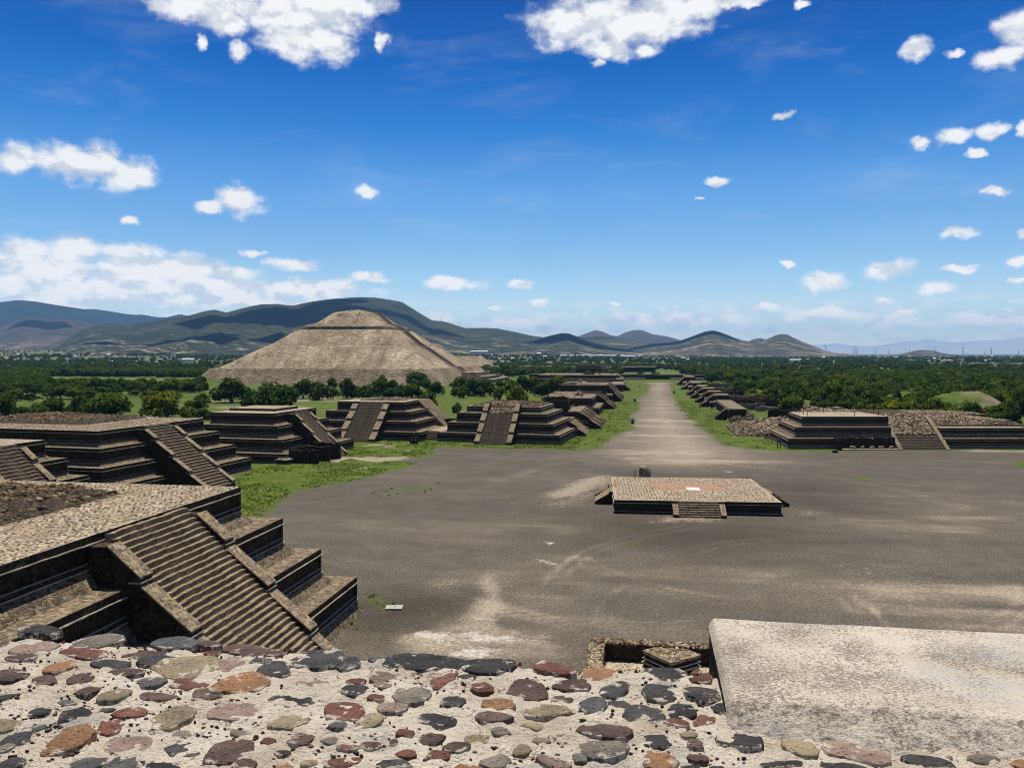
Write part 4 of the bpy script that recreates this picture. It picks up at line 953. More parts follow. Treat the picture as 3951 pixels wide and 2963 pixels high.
for i, (yn, L, lab, zt) in enumerate(((372, 20, 'second platform on the right of the avenue with a long thin wall', 5.6), (404, 20, 'third platform on the right of the avenue, before a rounded bush', 5.6), (440, 24, 'fourth platform on the right of the avenue, its stair overlapping the next', 5.6), (474, 30, 'fifth platform on the right of the avenue, low and flat topped', 5.4), (540, 50, 'sixth platform on the right of the avenue, small and pale', 5.0), (612, 60, 'last platform on the right of the avenue, a steep pale front', 6.8))):
    bb_ = avenue_platform(lab, 27.0 - i * .3, yn, L, 11, [(0.2, 0.3, 2.6), (2.4, 3.0, zt)], 'R', dict(y=-L * .55, w=L * .30, bw=.9, xt=-3.0, zt=zt - .05, xf=4.0, n=16))
    for q in range(3):
        yy = random.uniform(-L, -2); xx = random.uniform(-34, -12)
        rough_wall(bb_, xx, xx + random.uniform(8, 18), yy, yy + 1.1, -.4, random.uniform(1.2, 2.8), drop=.9)
    rough_wall(bb_, -10, -4, -L * .9, -L * .9 + .9, zt, zt + 1.0, drop=.7)
for pl_, L_, D_, zz_ in ((a3, 60, 24, 6.4), (a4, 62, 26, 8.6), (a5, 60, 36, 4.4), (a6, 70, 60, 7.0), (a2, 34, 18, 5.3)):
    for q in range(5):
        yy, xx = random.uniform(-L_ + 6, -6), random.uniform(-D_, -9)
        if random.random() < .5: rough_wall(pl_, xx, xx + random.uniform(3, 9), yy, yy + .8, zz_, zz_ + random.uniform(.5, 1.6), m=random.choice((M_WALL, M_LEDGE, M_CAP)), drop=.5)
        else: rough_wall(pl_, xx, xx + .8, yy, yy + random.uniform(3, 9), zz_, zz_ + random.uniform(.5, 1.6), m=random.choice((M_WALL, M_LEDGE, M_CAP)), drop=.5)
    scatter_rocks('loose_stones', pl_, 160, lambda: (random.uniform(-D_, -7), random.uniform(-L_ + 6, -4), zz_ + .1), (.15, .5), M_COBL)
# the heap of ruins between the avenue and the long platform
ru = thing('collapsed_structure', 'collapsed structure of tumbled walls and rubble where the avenue meets the plaza', 'ruin', (34.0, 262, 0))
mound(ru, 'rubble_heap', -2, 14, -24, 6, 0.0, 5.6, M_RUB, 3200, (0.2, 0.6), M_COBL, sd_=31)
mound(ru, 'rubble_heap', -9, 5, -16, 16, -.1, 3.4, M_RUB, 1700, (0.2, 0.55), M_COBL, sd_=33)
mound(ru, 'rubble_heap', 12, 34, 8, 34, 0.0, 6.8, M_RUB, 1800, (0.2, 0.6), M_COBL, sd_=35)
for (x0, x1, y0, y1, h) in ((-6, 3, 14, 15.2, 3.0), (-7, 4, 18, 19.2, 3.8), (-6, 5, 22, 23.2, 4.6), (-7, 0, 9, 10, 2.2), (4, 16, 10, 11.2, 6.0), (0, 1.2, 24, 44, 5.6), (8, 20, 40, 42, 6.6), (-3, -2, -16, -4, 2.0), (1, 2.2, -22, -14, 3.2), (14, 15.2, -4, 14, 6.4)):
    rough_wall(ru, x0, x1, y0, y1, -.2, h * .72, m=random.choice((M_CAP, M_LEDGE, M_WALL)), drop=1.0)
for i, (x0, y0, w_, h_) in enumerate(((30, 356, 9, 2.6), (33, 362, 16, 3.2), (29, 368, 8, 2.2), (36, 384, 22, 3.4), (38, 398, 18, 3.0), (30, 399, 7, 2.4), (36, 430, 24, 3.2), (29, 436, 8, 2.4), (38, 468, 22, 3.2), (30, 505, 9, 3.0), (36, 520, 24, 3.4), (30, 534, 8, 2.6), (34, 596, 26, 3.4), (44, 352, 14, 2.4))):
    b_ = MB(); rw = thing('ruined_wall', ('low broken stone wall between ' + ('the first two platforms' if y0 < 372 else 'the middle platforms' if y0 < 450 else 'the farthest platforms') + ' on the right of the avenue'), 'wall', (x0, y0, 0), 0, 'broken walls ' + ('between the first two' if y0 < 372 else 'between the middle' if y0 < 450 else 'between the farthest') + ' right hand platforms')
    rough_wall(rw, 0, w_, 0, 1.4, -.4, h_, 'wall_body', random.choice((M_CAP, M_LEDGE, M_WALL)), 1.0)
    scatter_rocks('fallen_stones', rw, 60, lambda: (random.uniform(-1, w_), random.uniform(-2.5, 3), .15), (.2, .6), M_COBL)
# cross wall that ends the avenue
ew = thing('cross_wall', 'long low stone wall crossing the far end of the avenue', 'wall', (0, 770, 0))
m = MB(); m.bar(-110, 80, 0, 3, -.5, 4.2, 4.0, .12); obj('wall_body', m, M_WALL, ew)
m = MB(); m.bar(-110, 80, -.2, 3.2, 4.2, 4.6, 4.0, .12); obj('coping', m, M_LINE, ew)
m = MB(); m.bar(-60, -2, -14, -12, -.5, 2.0, 4.0, .1); m.bar(20, 60, -14, -12, -.5, 2.2, 4.0, .1); obj('step', m, M_LINE, ew)
fm = thing('stepped_mound', 'small dark stepped mound on the lawn beyond the end of the avenue', 'pyramid', (-58, 850, 0))
for k in range(3):
    m = MB(); m.frustum((-28 + k * 6, 26 - k * 7, 0, 50), (-26 + k * 6, 24 - k * 7, 2, 48), k * 4.0 - .3, k * 4 + 4.0); obj('tier', m, M_WALL, fm)
lw = thing('long_platform_wall', 'long low citadel wall with pale coping among trees right of the great pyramid', 'wall', (-150, 1090, 0))
for k in range(7):
    m = MB(); m.bar(-200 + k * 52, -152 + k * 52, 0, 20, -1, 5.6, 6, .15); obj('wall_block', m, M_WALL, lw)
    m = MB(); m.bar(-200 + k * 52, -152 + k * 52, -.4, 20, 5.6, 6.6, 6, .15); obj('coping', m, M_LINE, lw)
qz = thing('far_pyramid', 'small grey brown pyramid between trees to the right of the great pyramid', 'pyramid', (-262, 1180, 0))
m = MB(); m.frustum((-38, 38, 0, 70), (-14, 14, 24, 46), -1, 20); obj('tier', m, M_SUN, qz)

# ------------------------------------------------------------------ the great pyramid
gp = thing('great_pyramid', 'great brown five tiered pyramid towering over the trees with tiny visitors on its summit', 'pyramid', (-354.1, 592, 0))
GW = 206.0
prof = [(0, -1), (11.9, 12.0), (17.0, 12.7), (42.4, 29.5), (44.2, 29.8), (60.5, 43.0), (63.6, 43.5), (64.2, 46.2), (72.5, 49.2), (84.0, 58.4), (97.0, 61.4), (104, 61.9)]
parts = [(0, 2, 'lower_tier'), (2, 4, 'second_tier'), (4, 6, 'third_tier'), (6, 8, 'fourth_tier'), (8, 9, 'top_tier'), (9, 11, 'summit')]
NS = 60
def sq(s, z, sd_):
    pts = []
    lo, hi = s, GW - s
    rad_ = min(6 + s * 0.10, (hi - lo) * .28)
    for side in range(4):
        for i in range(NS):
            t_ = lo + (hi - lo) * i / NS
            p = [(t_, lo), (hi, t_), (GW - t_, hi), (lo, GW - t_)][side]
            cx_, cy_ = min(max(p[0], lo + rad_), hi - rad_), min(max(p[1], lo + rad_), hi - rad_)
            dx, dy = p[0] - cx_, p[1] - cy_
            l = sqrt(dx * dx + dy * dy)
            if l > rad_: p = (cx_ + dx / l * rad_, cy_ + dy / l * rad_)
            pts.append((p[0], p[1], z + 0.7 * float(fbm(np.array([p[0] / 9.0]), np.array([p[1] / 9.0]), sd_)[0])))
    return pts
rings = []
for i, (s_, z_) in enumerate(prof): rings.append((s_, z_))
for a, b, nm in parts:
    m = MB(); n4 = NS * 4
    prev = None
    for k in range(a, b + 1):
        sub = 1 if k == a else 3
        for q in range(sub):
            f_ = (q + 1) / sub
            if k == a: s_, z_ = prof[a]
            else: s_ = prof[k - 1][0] * (1 - f_) + prof[k][0] * f_; z_ = prof[k - 1][1] * (1 - f_) + prof[k][1] * f_
            o_ = len(m.v); m.v.extend(sq(s_, z_, 60 + int(z_)))
            if prev is not None:
                m.f.extend([(prev + i, prev + (i + 1) % n4, o_ + (i + 1) % n4, o_ + i) for i in range(n4)])
            prev = o_
    if nm == 'summit': m.f.append(list(range(prev, prev + n4)))
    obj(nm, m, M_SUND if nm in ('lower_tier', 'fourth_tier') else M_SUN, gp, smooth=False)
# staircase up its west face
def west(s, z, y): return (GW - s, y, z)
mb_ = MB(); mid = GW / 2
for i in range(len(prof) - 2):
    (s0, z0), (s1, z1) = prof[i], prof[i + 1]
    wd = 9 if i < 5 else 6
    a = [west(s0 - .4, z0 + .5, mid - wd), west(s0 - .4, z0 + .5, mid - wd - 1.2), west(s1 - .4, z1 + .5, mid - wd - 1.2), west(s1 - .4, z1 + .5, mid - wd)]
    for dy in (0, 2 * wd + 1.6):
        mb_.add([(x, y + dy, z) for x, y, z in a] + [(x - 1.5, y + dy, z - 1.5) for x, y, z in a], [(0, 1, 2, 3), (0, 4, 5, 1), (2, 6, 7, 3), (1, 5, 6, 2), (0, 3, 7, 4)])
obj('balustrade', mb_, M_LINE, gp)
mb_ = MB()
for i in range(len(prof) - 2):
    (s0, z0), (s1, z1) = prof[i], prof[i + 1]
    if s1 - s0 < 4: continue
    n_ = int((z1 - z0) / .6) or 1
    for k in range(n_):
        x_ = GW - (s0 + (s1 - s0) * k / n_); z_ = z0 + (z1 - z0) * (k + 1) / n_
        mb_.box(x_ - 1.2, x_ + .1, mid - 8, mid + 8, z_ - .8, z_ + .02)
obj('stairway', mb_, M_STEP, gp)
ap = thing('front_platform', 'low terraced platform at the right foot of the great pyramid', 'platform', (-354.1 + GW - 6, 592 + 70, 0))
for k, (w_, d_, h_) in enumerate(((30, 70, 2.6), (23, 60, 5.0), (15, 48, 8))):
    m = MB(); m.bar(0, w_, (84 - d_) / 2, (84 + d_) / 2, h_ - 3.2 if k else -1, h_, 4, .15); obj('terrace', m, M_SUN, ap)
    m = MB(); m.bar(w_ - .8, w_ + .1, (84 - d_) / 2, (84 + d_) / 2, h_, h_ + .25, 4, .1); obj('edge_course', m, M_LINE, ap)

# ------------------------------------------------------------------ people
def person_mesh(name, shirt, trousers, hat):
    vs = [(0, 0, .92), (0, 0, 1.15), (0, 0, 1.38), (0, .01, 1.50), (0, .02, 1.58), (0, .02, 1.70), (.10, 0, .88), (.11, .03, .48), (.12, 0, .06), (.12, -.14, .03), (-.10, 0, .88), (-.11, -.05, .48), (-.12, 0, .06), (-.12, -.14, .03),
          (.19, 0, 1.40), (.25, .02, 1.12), (.24, -.08, .88), (-.19, 0, 1.40), (-.25, .02, 1.12), (-.24, -.08, .88)]
    ed = [(0, 1), (1, 2), (2, 3), (3, 4), (4, 5), (0, 6), (6, 7), (7, 8), (8, 9), (0, 10), (10, 11), (11, 12), (12, 13), (2, 14), (14, 15), (15, 16), (2, 17), (17, 18), (18, 19)]
    rad_ = [.15, .14, .16, .07, .10, .085, .095, .07, .05, .04, .095, .07, .05, .04, .065, .05, .04, .065, .05, .04]
    me = bpy.data.meshes.new(name + '_skeleton'); me.from_pydata(vs, ed, [])
    o = bpy.data.objects.new(name + '_tmp', me); COL.objects.link(o)
    sk_ = o.modifiers.new('skin', 'SKIN'); o.modifiers.new('sub', 'SUBSURF').levels = 1
    for i, r_ in enumerate(rad_): me.skin_vertices[0].data[i].radius = (r_, r_)
    me.skin_vertices[0].data[0].use_root = True
    dg = bpy.context.evaluated_depsgraph_get()
    out = bpy.data.meshes.new_from_object(o.evaluated_get(dg)); out.name = name
    bpy.data.objects.remove(o)
    for c in (shirt, trousers, (.30, .18, .12), hat): out.materials.append(simple(name + '_cloth', c, .9, .1))
    for p in out.polygons:
        z = p.center.z
        p.material_index = 3 if z > 1.66 else 2 if z > 1.47 else 0 if z > .9 and abs(p.center.x) < .3 else 1
        p.use_smooth = True
    return out
PM = [person_mesh('person', (.03, .03, .04), (.02, .02, .03), (.03, .02, .02)), person_mesh('person', (.6, .6, .62), (.05, .06, .1), (.03, .02, .015)), person_mesh('person', (.35, .05, .05), (.03, .03, .04), (.5, .48, .42)), person_mesh('person', (.03, .03, .04), (.02, .02, .03), (.75, .72, .66))]
def person(i, x, y, z, label, group=None, rz=None):
    o = link('person', PM[i], None, (x, y, z)); o.rotation_euler = (0, 0, random.random() * 6 if rz is None else rz)
    return tag(o, label, 'person', group)
G_P = 'visitors on the great pyramid'
for i in range(34):
    x = -354.1 + random.uniform(76, 130); y = 592 + (78 if i % 3 else 96) + random.uniform(0, 8)
    s_ = min(x + 354.1, 354.1 - 354.1 + GW - (x + 354.1), y - 592)
    z = float(np.interp(s_, [p[0] for p in prof], [p[1] for p in prof]))
    person(random.choice((0, 0, 1, 2)), x, y, z + .1, 'distant visitor standing at the rim of the great pyramid summit', G_P + ' summit')
for i in range(26):
    k = random.choice((5, 5, 6, 3, 3)); s_ = prof[k][0] - random.uniform(.5, 3); z = prof[k][1]
    person(random.choice((0, 0, 1, 2)), -354.1 + GW - s_, 592 + mid + random.uniform(-12, 12), z + .3, 'distant visitor on a ledge beside the stairway of the great pyramid', G_P + ' stair ledges')
q = Q(1317.5, 906); person(3, q[0], q[1], 0.05, 'person in dark clothes and a pale hat on the grass left of the avenue')
for i, (x, y) in enumerate(((2467, 1497), (2472, 1496), (2430, 1489), (2436, 1489), (2391, 1471), (2398, 1471), (2384, 1471), (2403, 1472), (2378, 1471))):
    q = P(x, y); person(random.choice((0, 1, 2)), q[0], q[1], gz(q[0], q[1]) + .2 if q[1] > 900 else 0.05, 'distant visitor near the far left end of the avenue', 'visitors far down the avenue')
bl = MB(); bl.frustum((-.5, .5, -.5, .5), (-.42, .42, -.42, .42), -.1, 1.3); M_BIN = simple('black_plastic', (.012, .012, .012), .5)
for (x, y), lab in (((2441, 1636), 'black litter bin on the grass nearest the plaza, left of the avenue'), ((2449, 1549), 'black litter bin on the grass halfway down the left of the avenue'), ((2601, 1518), 'black litter bin on the grass verge right of the avenue')):
    q = P(x, y); b_ = thing('litter_bin', lab, 'litter bin', (q[0], q[1], 0), 0, 'black litter bins along the avenue')
    obj('body', bl, M_BIN, b_); m = MB(); m.frustum((-.56, .56, -.56, .56), (-.35, .35, -.35, .35), 1.31, 1.6); obj('lid', m, M_BIN, b_)
q = P(1598, 1713); b_ = thing('litter_bin', 'pair of dark brown litter bins in one frame at the corner of a pyramid', 'litter bin', (q[0], q[1], 0))
for sx in (-.55, .55):
    m = MB(); m.frustum((sx - .5, sx + .5, -.45, .45), (sx - .46, sx + .46, -.42, .42), -.1, 1.5); c_ = obj('bin_body', m, simple('brown_bin', (.035, .02, .018), .6), b_)
    m = MB(); m.box(sx - .12, sx + .12, -.475, -.44, 1.0, 1.3); obj('flap', m, M_WHITE, c_)
m = MB(); m.box(-1.15, 1.15, -.5, .5, 1.5, 1.75); obj('hood', m, simple('bin_hood', (.02, .015, .015), .6), b_)
q = P(3222, 1747); m = MB(); m.frustum((-.7, .7, -.5, .5), (-.5, .5, -.35, .35), -.05, .6); tag(obj('dark_box', m, M_BIN, loc=(q[0], q[1], 0)), 'small black box on the gravel in front of the long ruined platform', 'box')
q = P(1521, 2347); m = MB(); m.bar(-.8, .8, -.6, .6, -.02, .14); o = tag(obj('stone_cover', m, simple('white_cover', (.36, .34, .29))), 'white square cover slab on the grass by the nearest pyramid', 'slab'); o.location = (q[0], q[1], .02); o.rotation_euler = (0, 0, .15)

# ------------------------------------------------------------------ trees
def crown_mesh(name, seed, m, W_, H_, nleaf, lobes, droop=0.25, leaf=(0.35, 0.75)):
    r = np.random.default_rng(seed)
    L_ = []
    for i in range(lobes):
        a = r.random() * 2 * pi; d = sqrt(r.random()) * W_ * 0.34
        zz = H_ * (0.26 + 0.52 * r.random()) * (1.0 - 0.35 * (d / (W_ * .33)) ** 2)
        rad_ = W_ * r.uniform(0.16, 0.27)
        L_.append((d * cos(a), d * sin(a), zz, rad_, rad_ * r.uniform(.75, 1.1)))
    L_.append((0, 0, H_ * .62, W_ * .30, H_ * .30))
    V = []; Fc = []; Rn = []; Nn = []
    for i in range(nleaf):
        lx, ly, lz, lr, lh = L_[r.integers(len(L_))]
        d = r.normal(size=3); d /= np.linalg.norm(d)
        if d[2] < -0.35 and r.random() < .6: d[2] = abs(d[2])
        q = r.uniform(.70, 1.08)
        p = np.array([lx + d[0] * lr * q, ly + d[1] * lr * q, lz + d[2] * lh * q])
        if p[2] < H_ * .05: continue
        s_ = r.uniform(*leaf)
        nn = d + r.normal(size=3) * .55; nn /= np.linalg.norm(nn)
        u = np.cross(nn, r.normal(size=3)); u /= np.linalg.norm(u); v = np.cross(nn, u)
        if r.random() < droop: v = v * .5 + np.array([0, 0, -.9])
        o_ = len(V)
        V += [p - u * s_ * .5 - v * s_ * .5, p + u * s_ * .6 - v * s_ * .3, p + u * s_ * .4 + v * s_ * .6, p - u * s_ * .5 + v * s_ * .4]
        Fc.append((o_, o_ + 1, o_ + 2, o_ + 3)); k = min(1, max(0, r.normal(.45, .28))); Rn += [k] * 4
        cn = d + np.array([0, 0, .25]) + r.normal(size=3) * .22; cn /= np.linalg.norm(cn); Nn += [tuple(cn)] * 4
    me = bpy.data.meshes.new(name); me.from_pydata([tuple(x) for x in V], [], Fc)
    me.attributes.new('rnd', 'FLOAT', 'POINT').data.foreach_set('value', Rn); me.materials.append(m); me.update()
    me.polygons.foreach_set('use_smooth', [True] * len(me.polygons)); me.normals_split_custom_set_from_vertices(Nn)
    return me
def trunk_mesh(name, seed, W_, H_):
    r = random.Random(seed); m = MB()
    b = Vector((0, 0, -.4)); f = Vector((r.uniform(-.3, .3), r.uniform(-.3, .3), H_ * .3))
    m.tube([b, b.lerp(f, .5) + Vector((r.uniform(-.15, .15), 0, 0)), f], [W_ * .045, W_ * .036, W_ * .03], 7)
    for k in range(5):
        a = k * 1.26 + r.random(); e_ = Vector((cos(a) * W_ * .28, sin(a) * W_ * .28, H_ * r.uniform(.5, .75)))
        m.tube([f, f.lerp(e_, .5) + Vector((0, 0, H_ * .05)), e_], [W_ * .022, W_ * .014, W_ * .006], 5)
    return m.data(name, M_BARK)
# unit trees 8 m high
KINDS = {'round': [], 'yellow': [], 'tall': [], 'bush': [], 'weep': []}
for k in range(5): KINDS['round'].append((crown_mesh('crown', 100 + k, M_LEAF, 8.6, 8.0, 1900, 11), trunk_mesh('trunk', k, 8, 8)))
for k in range(3): KINDS['yellow'].append((crown_mesh('crown', 200 + k, M_LEAFY, 8.8, 8.0, 1900, 12), trunk_mesh('trunk', 20 + k, 8, 8)))
for k in range(2): KINDS['tall'].append((crown_mesh('crown', 300 + k, M_LEAF, 4.6, 8.2, 1300, 8), trunk_mesh('trunk', 30 + k, 5, 8)))
for k in range(3): KINDS['bush'].append((crown_mesh('crown', 400 + k, M_LEAF if k else M_LEAFY, 8.5, 6.2, 1200, 10), trunk_mesh('trunk', 40 + k, 4, 5)))
for k in range(2): KINDS['weep'].append((crown_mesh('crown', 500 + k, M_LEAF, 7.6, 8.2, 2300, 12, .75), trunk_mesh('trunk', 50 + k, 8, 8)))
CNAME = dict(round=('tree', 'tree'), yellow=('tree', 'tree'), tall=('tall_tree', 'tree'), bush=('bush', 'bush'), weep=('weeping_tree', 'tree'))
PROTO = {}
occupied = []
def tree(kd, x, y, h, w_, label, group=None, z=None):
    i = random.randrange(len(KINDS[kd])); cm, tm = KINDS[kd][i]
    r_ = thing(CNAME[kd][0], label, CNAME[kd][1], (x, y, gz(x, y) if z is None else z), random.random() * 6.28, group)
    bw, bh = {'round': (8.0, 7.6), 'yellow': (8.2, 7.6), 'tall': (4.6, 7.8), 'bush': (8.0, 5.6), 'weep': (7.4, 7.8)}[kd]
    r_.scale = (w_ / bw, w_ / bw, h / bh)
    link('crown', cm, r_); link('trunk', tm, r_)
    occupied.append((x, y, w_ * .5)); return r_
def ptree(kd, cx_, base, top, wpx, label, group=None):
    """tree measured in the 2212 px overview: centre, foot, top, width"""
    q = Q(cx_, base); d = (q[0] * fw[0] + q[1] * fw[1]) / (cos(PITCH) ** 2) * 1.0
    dep = np.dot(np.array([q[0], q[1], -H]), fw)
    return tree(kd, q[0], q[1], (base - top) * dep / 1790.0, wpx * dep / 1790.0, label, group)
LX = lambda X, Y: (X / 4.938, 616 + Y / 4.938)
for kd, cx_, b_, t_, w_, lab in (
    ('round', 40, 1420, 1140, 200, 'dark round tree at the left edge of the picture above the long roof'), ('bush', 230, 1440, 1290, 260, 'spreading green bush in front of the parked bus at left'), ('bush', 430, 1430, 1270, 230, 'low green bush between two trees left of centre of the long roof'),
    ('round', 570, 1400, 1180, 270, 'round tree with a visible trunk above the long cobbled roof'), ('weep', 850, 1400, 1150, 240, 'dark tree left of the big yellow green tree above the long roof'), ('yellow', 1170, 1410, 1115, 520, 'big broad yellow green tree behind the long cobbled roof'),
    ('yellow', 1720, 1405, 1140, 380, 'rounded yellow green tree at the right end of the long cobbled roof'), ('yellow', 1990, 1425, 1270, 250, 'smaller yellow green bushy tree touching the right end of the long roof'), ('bush', 2170, 1430, 1310, 190, 'low leafy bush between the long roofed pyramid and the next one'),
    ('tall', 1000, 1150, 990, 105, 'taller of two dark conical trees on the field edge at left'), ('tall', 1105, 1135, 1015, 90, 'shorter of two dark conical trees on the field edge at left'), ('round', 650, 1205, 1060, 290, 'dark spreading tree just right of the red car'),
    ('round', 860, 1165, 1045, 130, 'small dark tree left of the two conical trees'), ('round', 490, 1165, 1060, 110, 'small dark tree above the red car'), ('round', 320, 1235, 1130, 125, 'small round tree between the bus and the red car'), ('round', 1440, 1170, 1105, 125, 'low flat topped tree out in the field at left'),
    ('round', 60, 1290, 1130, 190, 'dark tree hiding the left end of the bus'), ('tall', 1900, 1155, 1105, 65, 'tiny upright tree in the green field'), ('bush', 1300, 1080, 1030, 150, 'dark bush on the green bank left of the great pyramid')):
    X_, Y_ = LX(cx_, b_); ptree(kd, X_, Y_, LX(0, t_)[1], w_ / 4.938, lab)
C8 = lambda X, Y: ((1200 + X / 1.58) / 1.7862, (1150 + Y / 1.58) / 1.7862)
for kd, x0, t_, w_, b_, lab in (
    ('weep', 712, 560, 140, 700, 'dark weeping tree leaning beside the right flank of the first camera-facing pyramid'), ('bush', 895, 640, 70, 700, 'dark fan shaped shrub on the lawn between the two camera-facing pyramids'), ('yellow', 1255, 525, 125, 640, 'round yellow green tree just behind the rubble domed pyramid'),
    ('yellow', 1505, 470, 130, 600, 'bright yellow green tree left of the avenue platforms'), ('round', 1430, 490, 120, 600, 'dark tree left of the bright yellow green one by the avenue'), ('round', 1575, 490, 90, 600, 'dark tree right of the bright yellow green one by the avenue'), ('round', 640, 445, 150, 535, 'tallest round tree standing before the middle of the great pyramid'),
    ('round', 915, 470, 100, 560, 'round tree at the right foot of the great pyramid'), ('round', 1172, 388, 80, 465, 'lone dark tree right of the great pyramid in the middle distance')):
    X_, Y_ = C8(x0, b_); ptree(kd, X_, Y_, C8(0, t_)[1], w_ / 2.822, lab)
ptree('bush', 1384, 814, 803, 20, 'left one of two round bushes on the lawn beyond the end of the avenue'); ptree('bush', 1416, 814, 803, 20, 'right one of two round bushes on the lawn beyond the end of the avenue')
G_T = 'trees standing before the great pyramid'
for x0, t_, w_, b_ in ((35, 510, 110, 620), (130, 475, 60, 550), (215, 500, 110, 610), (135, 540, 80, 615), (355, 470, 60, 530), (290, 540, 90, 600), (345, 530, 120, 610), (430, 480, 110, 600), (500, 490, 100, 590), (560, 520, 110, 610), (480, 540, 90, 610), (620, 510, 130, 610), (700, 480, 60, 560), (760, 505, 100, 600), (860, 510, 40, 540), (880, 540, 60, 600), (930, 525, 80, 610), (985, 490, 90, 600), (1060, 485, 120, 600), (1150, 490, 60, 550), (1150, 530, 80, 620), (1225, 500, 110, 590), (1290, 465, 120, 580), (1355, 470, 70, 580), (1400, 530, 80, 600), (1290, 420, 90, 470), (1210, 430, 90, 480)):
    X_, Y_ = C8(x0, b_); kd = random.choice(('round', 'round', 'weep', 'bush')); third = 'left half' if x0 < 330 else 'right half' if x0 < 800 else 'right foot'
    look = dict(round='round topped dark', weep='drooping dark', bush='low spreading')[kd]
    ptree(kd, X_, Y_, C8(0, t_)[1], w_ / 2.822, look + ' tree in the belt before the ' + third + ' of the great pyramid', look + ' trees before the ' + third + ' of the great pyramid')
for cx_, t_, w_, b_ in ((500, 812, 75, 868), (585, 822, 85, 888), (625, 835, 60, 880), (655, 818, 50, 860), (690, 822, 40, 862), (545, 838, 40, 885)):
    ptree('round', cx_, b_, t_, w_, 'large dark tree on the field at the left foot of the great pyramid', 'trees at the left foot of the great pyramid')
RX = lambda X, Y: ((3150 + X / 2.7615) / 1.7862, (1280 + Y / 2.7615) / 1.7862)
for kd, x0, t_, w_, b_, lab in (('weep', 200, 490, 320, 800, 'big dark weeping tree with pale trunks behind the left end of the ruined platform'), ('round', 435, 580, 130, 735, 'small round tree right of the big weeping tree'), ('weep', 1230, 560, 250, 730, 'dark green tree behind the middle of the ruined platform'), ('round', 1430, 570, 290, 760, 'broad dark tree at the right behind the ruined platform'),
    ('bush', 920, 730, 190, 840, 'round green bush close behind the ruined stairs'), ('bush', 1130, 720, 150, 845, 'taller bush right of the round one behind the ruined stairs'), ('bush', 1305, 740, 150, 845, 'dark bush at the foot of the grassy mound on the right'), ('bush', 680, 740, 200, 820, 'low spreading bush left of the ruined stairs'), ('weep', 2010, 560, 190, 740, 'dark tree on top of the grassy mound at the right edge'), ('weep', 2190, 560, 220, 860, 'dark tree at the right edge of the picture'), ('round', 1050, 650, 140, 800, 'leafy tree above the round green bush behind the ruined stairs')):
    X_, Y_ = RX(x0, b_); ptree(kd, X_, Y_, RX(0, t_)[1], w_ / 2.7615 / 1.7862, lab)
T8 = lambda X, Y: ((2500 + X / 4.022) / 1.7862, (1400 + Y / 4.022) / 1.7862)
for i in range(22):
    x0 = random.uniform(300, 2200); X_, Y_ = RX(x0, random.uniform(770, 850)); hh_ = random.uniform(14, 44)
    ptree('bush' if hh_ < 24 else random.choice(('round', 'weep', 'yellow')), X_, Y_, Y_ - hh_, hh_ * random.uniform(1.1, 1.6), ('low bush' if hh_ < 24 else 'leafy tree') + ' close behind ' + ('the flat roof' if x0 < 850 else 'the ruined stairs' if x0 < 1400 else 'the right hand rubble') + ' of the long ruined platform', 'growth behind the ' + ('roof' if x0 < 850 else 'stairs' if x0 < 1400 else 'rubble') + (' (bushes)' if hh_ < 24 else ' (trees)'))
for kd, x0, t_, w_, b_, lab in (('bush', 1420, 330, 290, 445, 'wide rounded bush behind the avenue platforms on the right'), ('round', 1800, 280, 370, 515, 'umbrella shaped tree with three bare trunks right of the avenue'), ('yellow', 2000, 400, 260, 545, 'lush green tree beside the umbrella shaped one')):
    X_, Y_ = T8(x0, b_); ptree(kd, X_, Y_, T8(0, t_)[1], w_ / 4.022 / 1.7862, lab)
for i in range(26):
    x2, y2 = random.uniform(20, 455), random.uniform(836, 884)
    kd = random.choice(('round', 'bush', 'bush', 'yellow')); look = dict(round='dark round tree', bush='low green shrub', yellow='yellow green shrub')[kd]
    where = ('near the bus' if x2 < 130 else 'above the rubble mound' if x2 < 290 else 'before the pyramid foot') + (' on the far side' if y2 < 858 else ' on the near side')
    ptree(kd, x2, y2, y2 - random.uniform(12, 30), random.uniform(24, 52), look + ' ' + where + ' of the left hand field', look + 's ' + where + ' of the left field')
# the woods: nearest trees singly, the rest as one mass
def free(x, y, r_):
    for a, b, c in occupied:
        if (a - x) ** 2 + (b - y) ** 2 < (c * .8 + r_ * .8) ** 2: return False
    return True
cands = []
def inview(x, y):
    v = np.array([x, y, -H]); z = v @ fw
    if z < 5: return None
    return CX + F * (v @ rt) / z
def wood(n, fn, dens):
    for _ in range(n):
        x, y = fn()
        px = inview(x, y)
        if px is None or not -250 < px < 4200: continue
        if fbm(np.array([x / 45.0]), np.array([y / 45.0]), 90)[0] > dens: continue
        cands.append((x, y))
def right_pt():
    d = sqrt(random.uniform(285 ** 2, 980 ** 2)); px = random.uniform(2560, 4150); q = ray(px, 1500); h = np.hypot(q[0], q[1])
    return q[0] / h * d, q[1] / h * d
def in_right(x, y): return x > 52 + max(0, (300 - y)) * .4 and not (x < 78 and y < 330)
N_ = 0
def rfn():
    while True:
        x, y = right_pt()
        if in_right(x, y) and (y > 292 or x > 110): return x, y
wood(2300, rfn, 0.13)
def lfn():
    while True:
        d = sqrt(random.uniform(560 ** 2, 1100 ** 2)); px = random.uniform(-150, 800); q = ray(px, 1500); h = np.hypot(q[0], q[1])
        x, y = q[0] / h * d, q[1] / h * d
        if not (-385 < x < -110 and 545 < y < 830) and not (520 < y < 770 and x > -.80 * y): return x, y
wood(2300, lfn, 0.18)
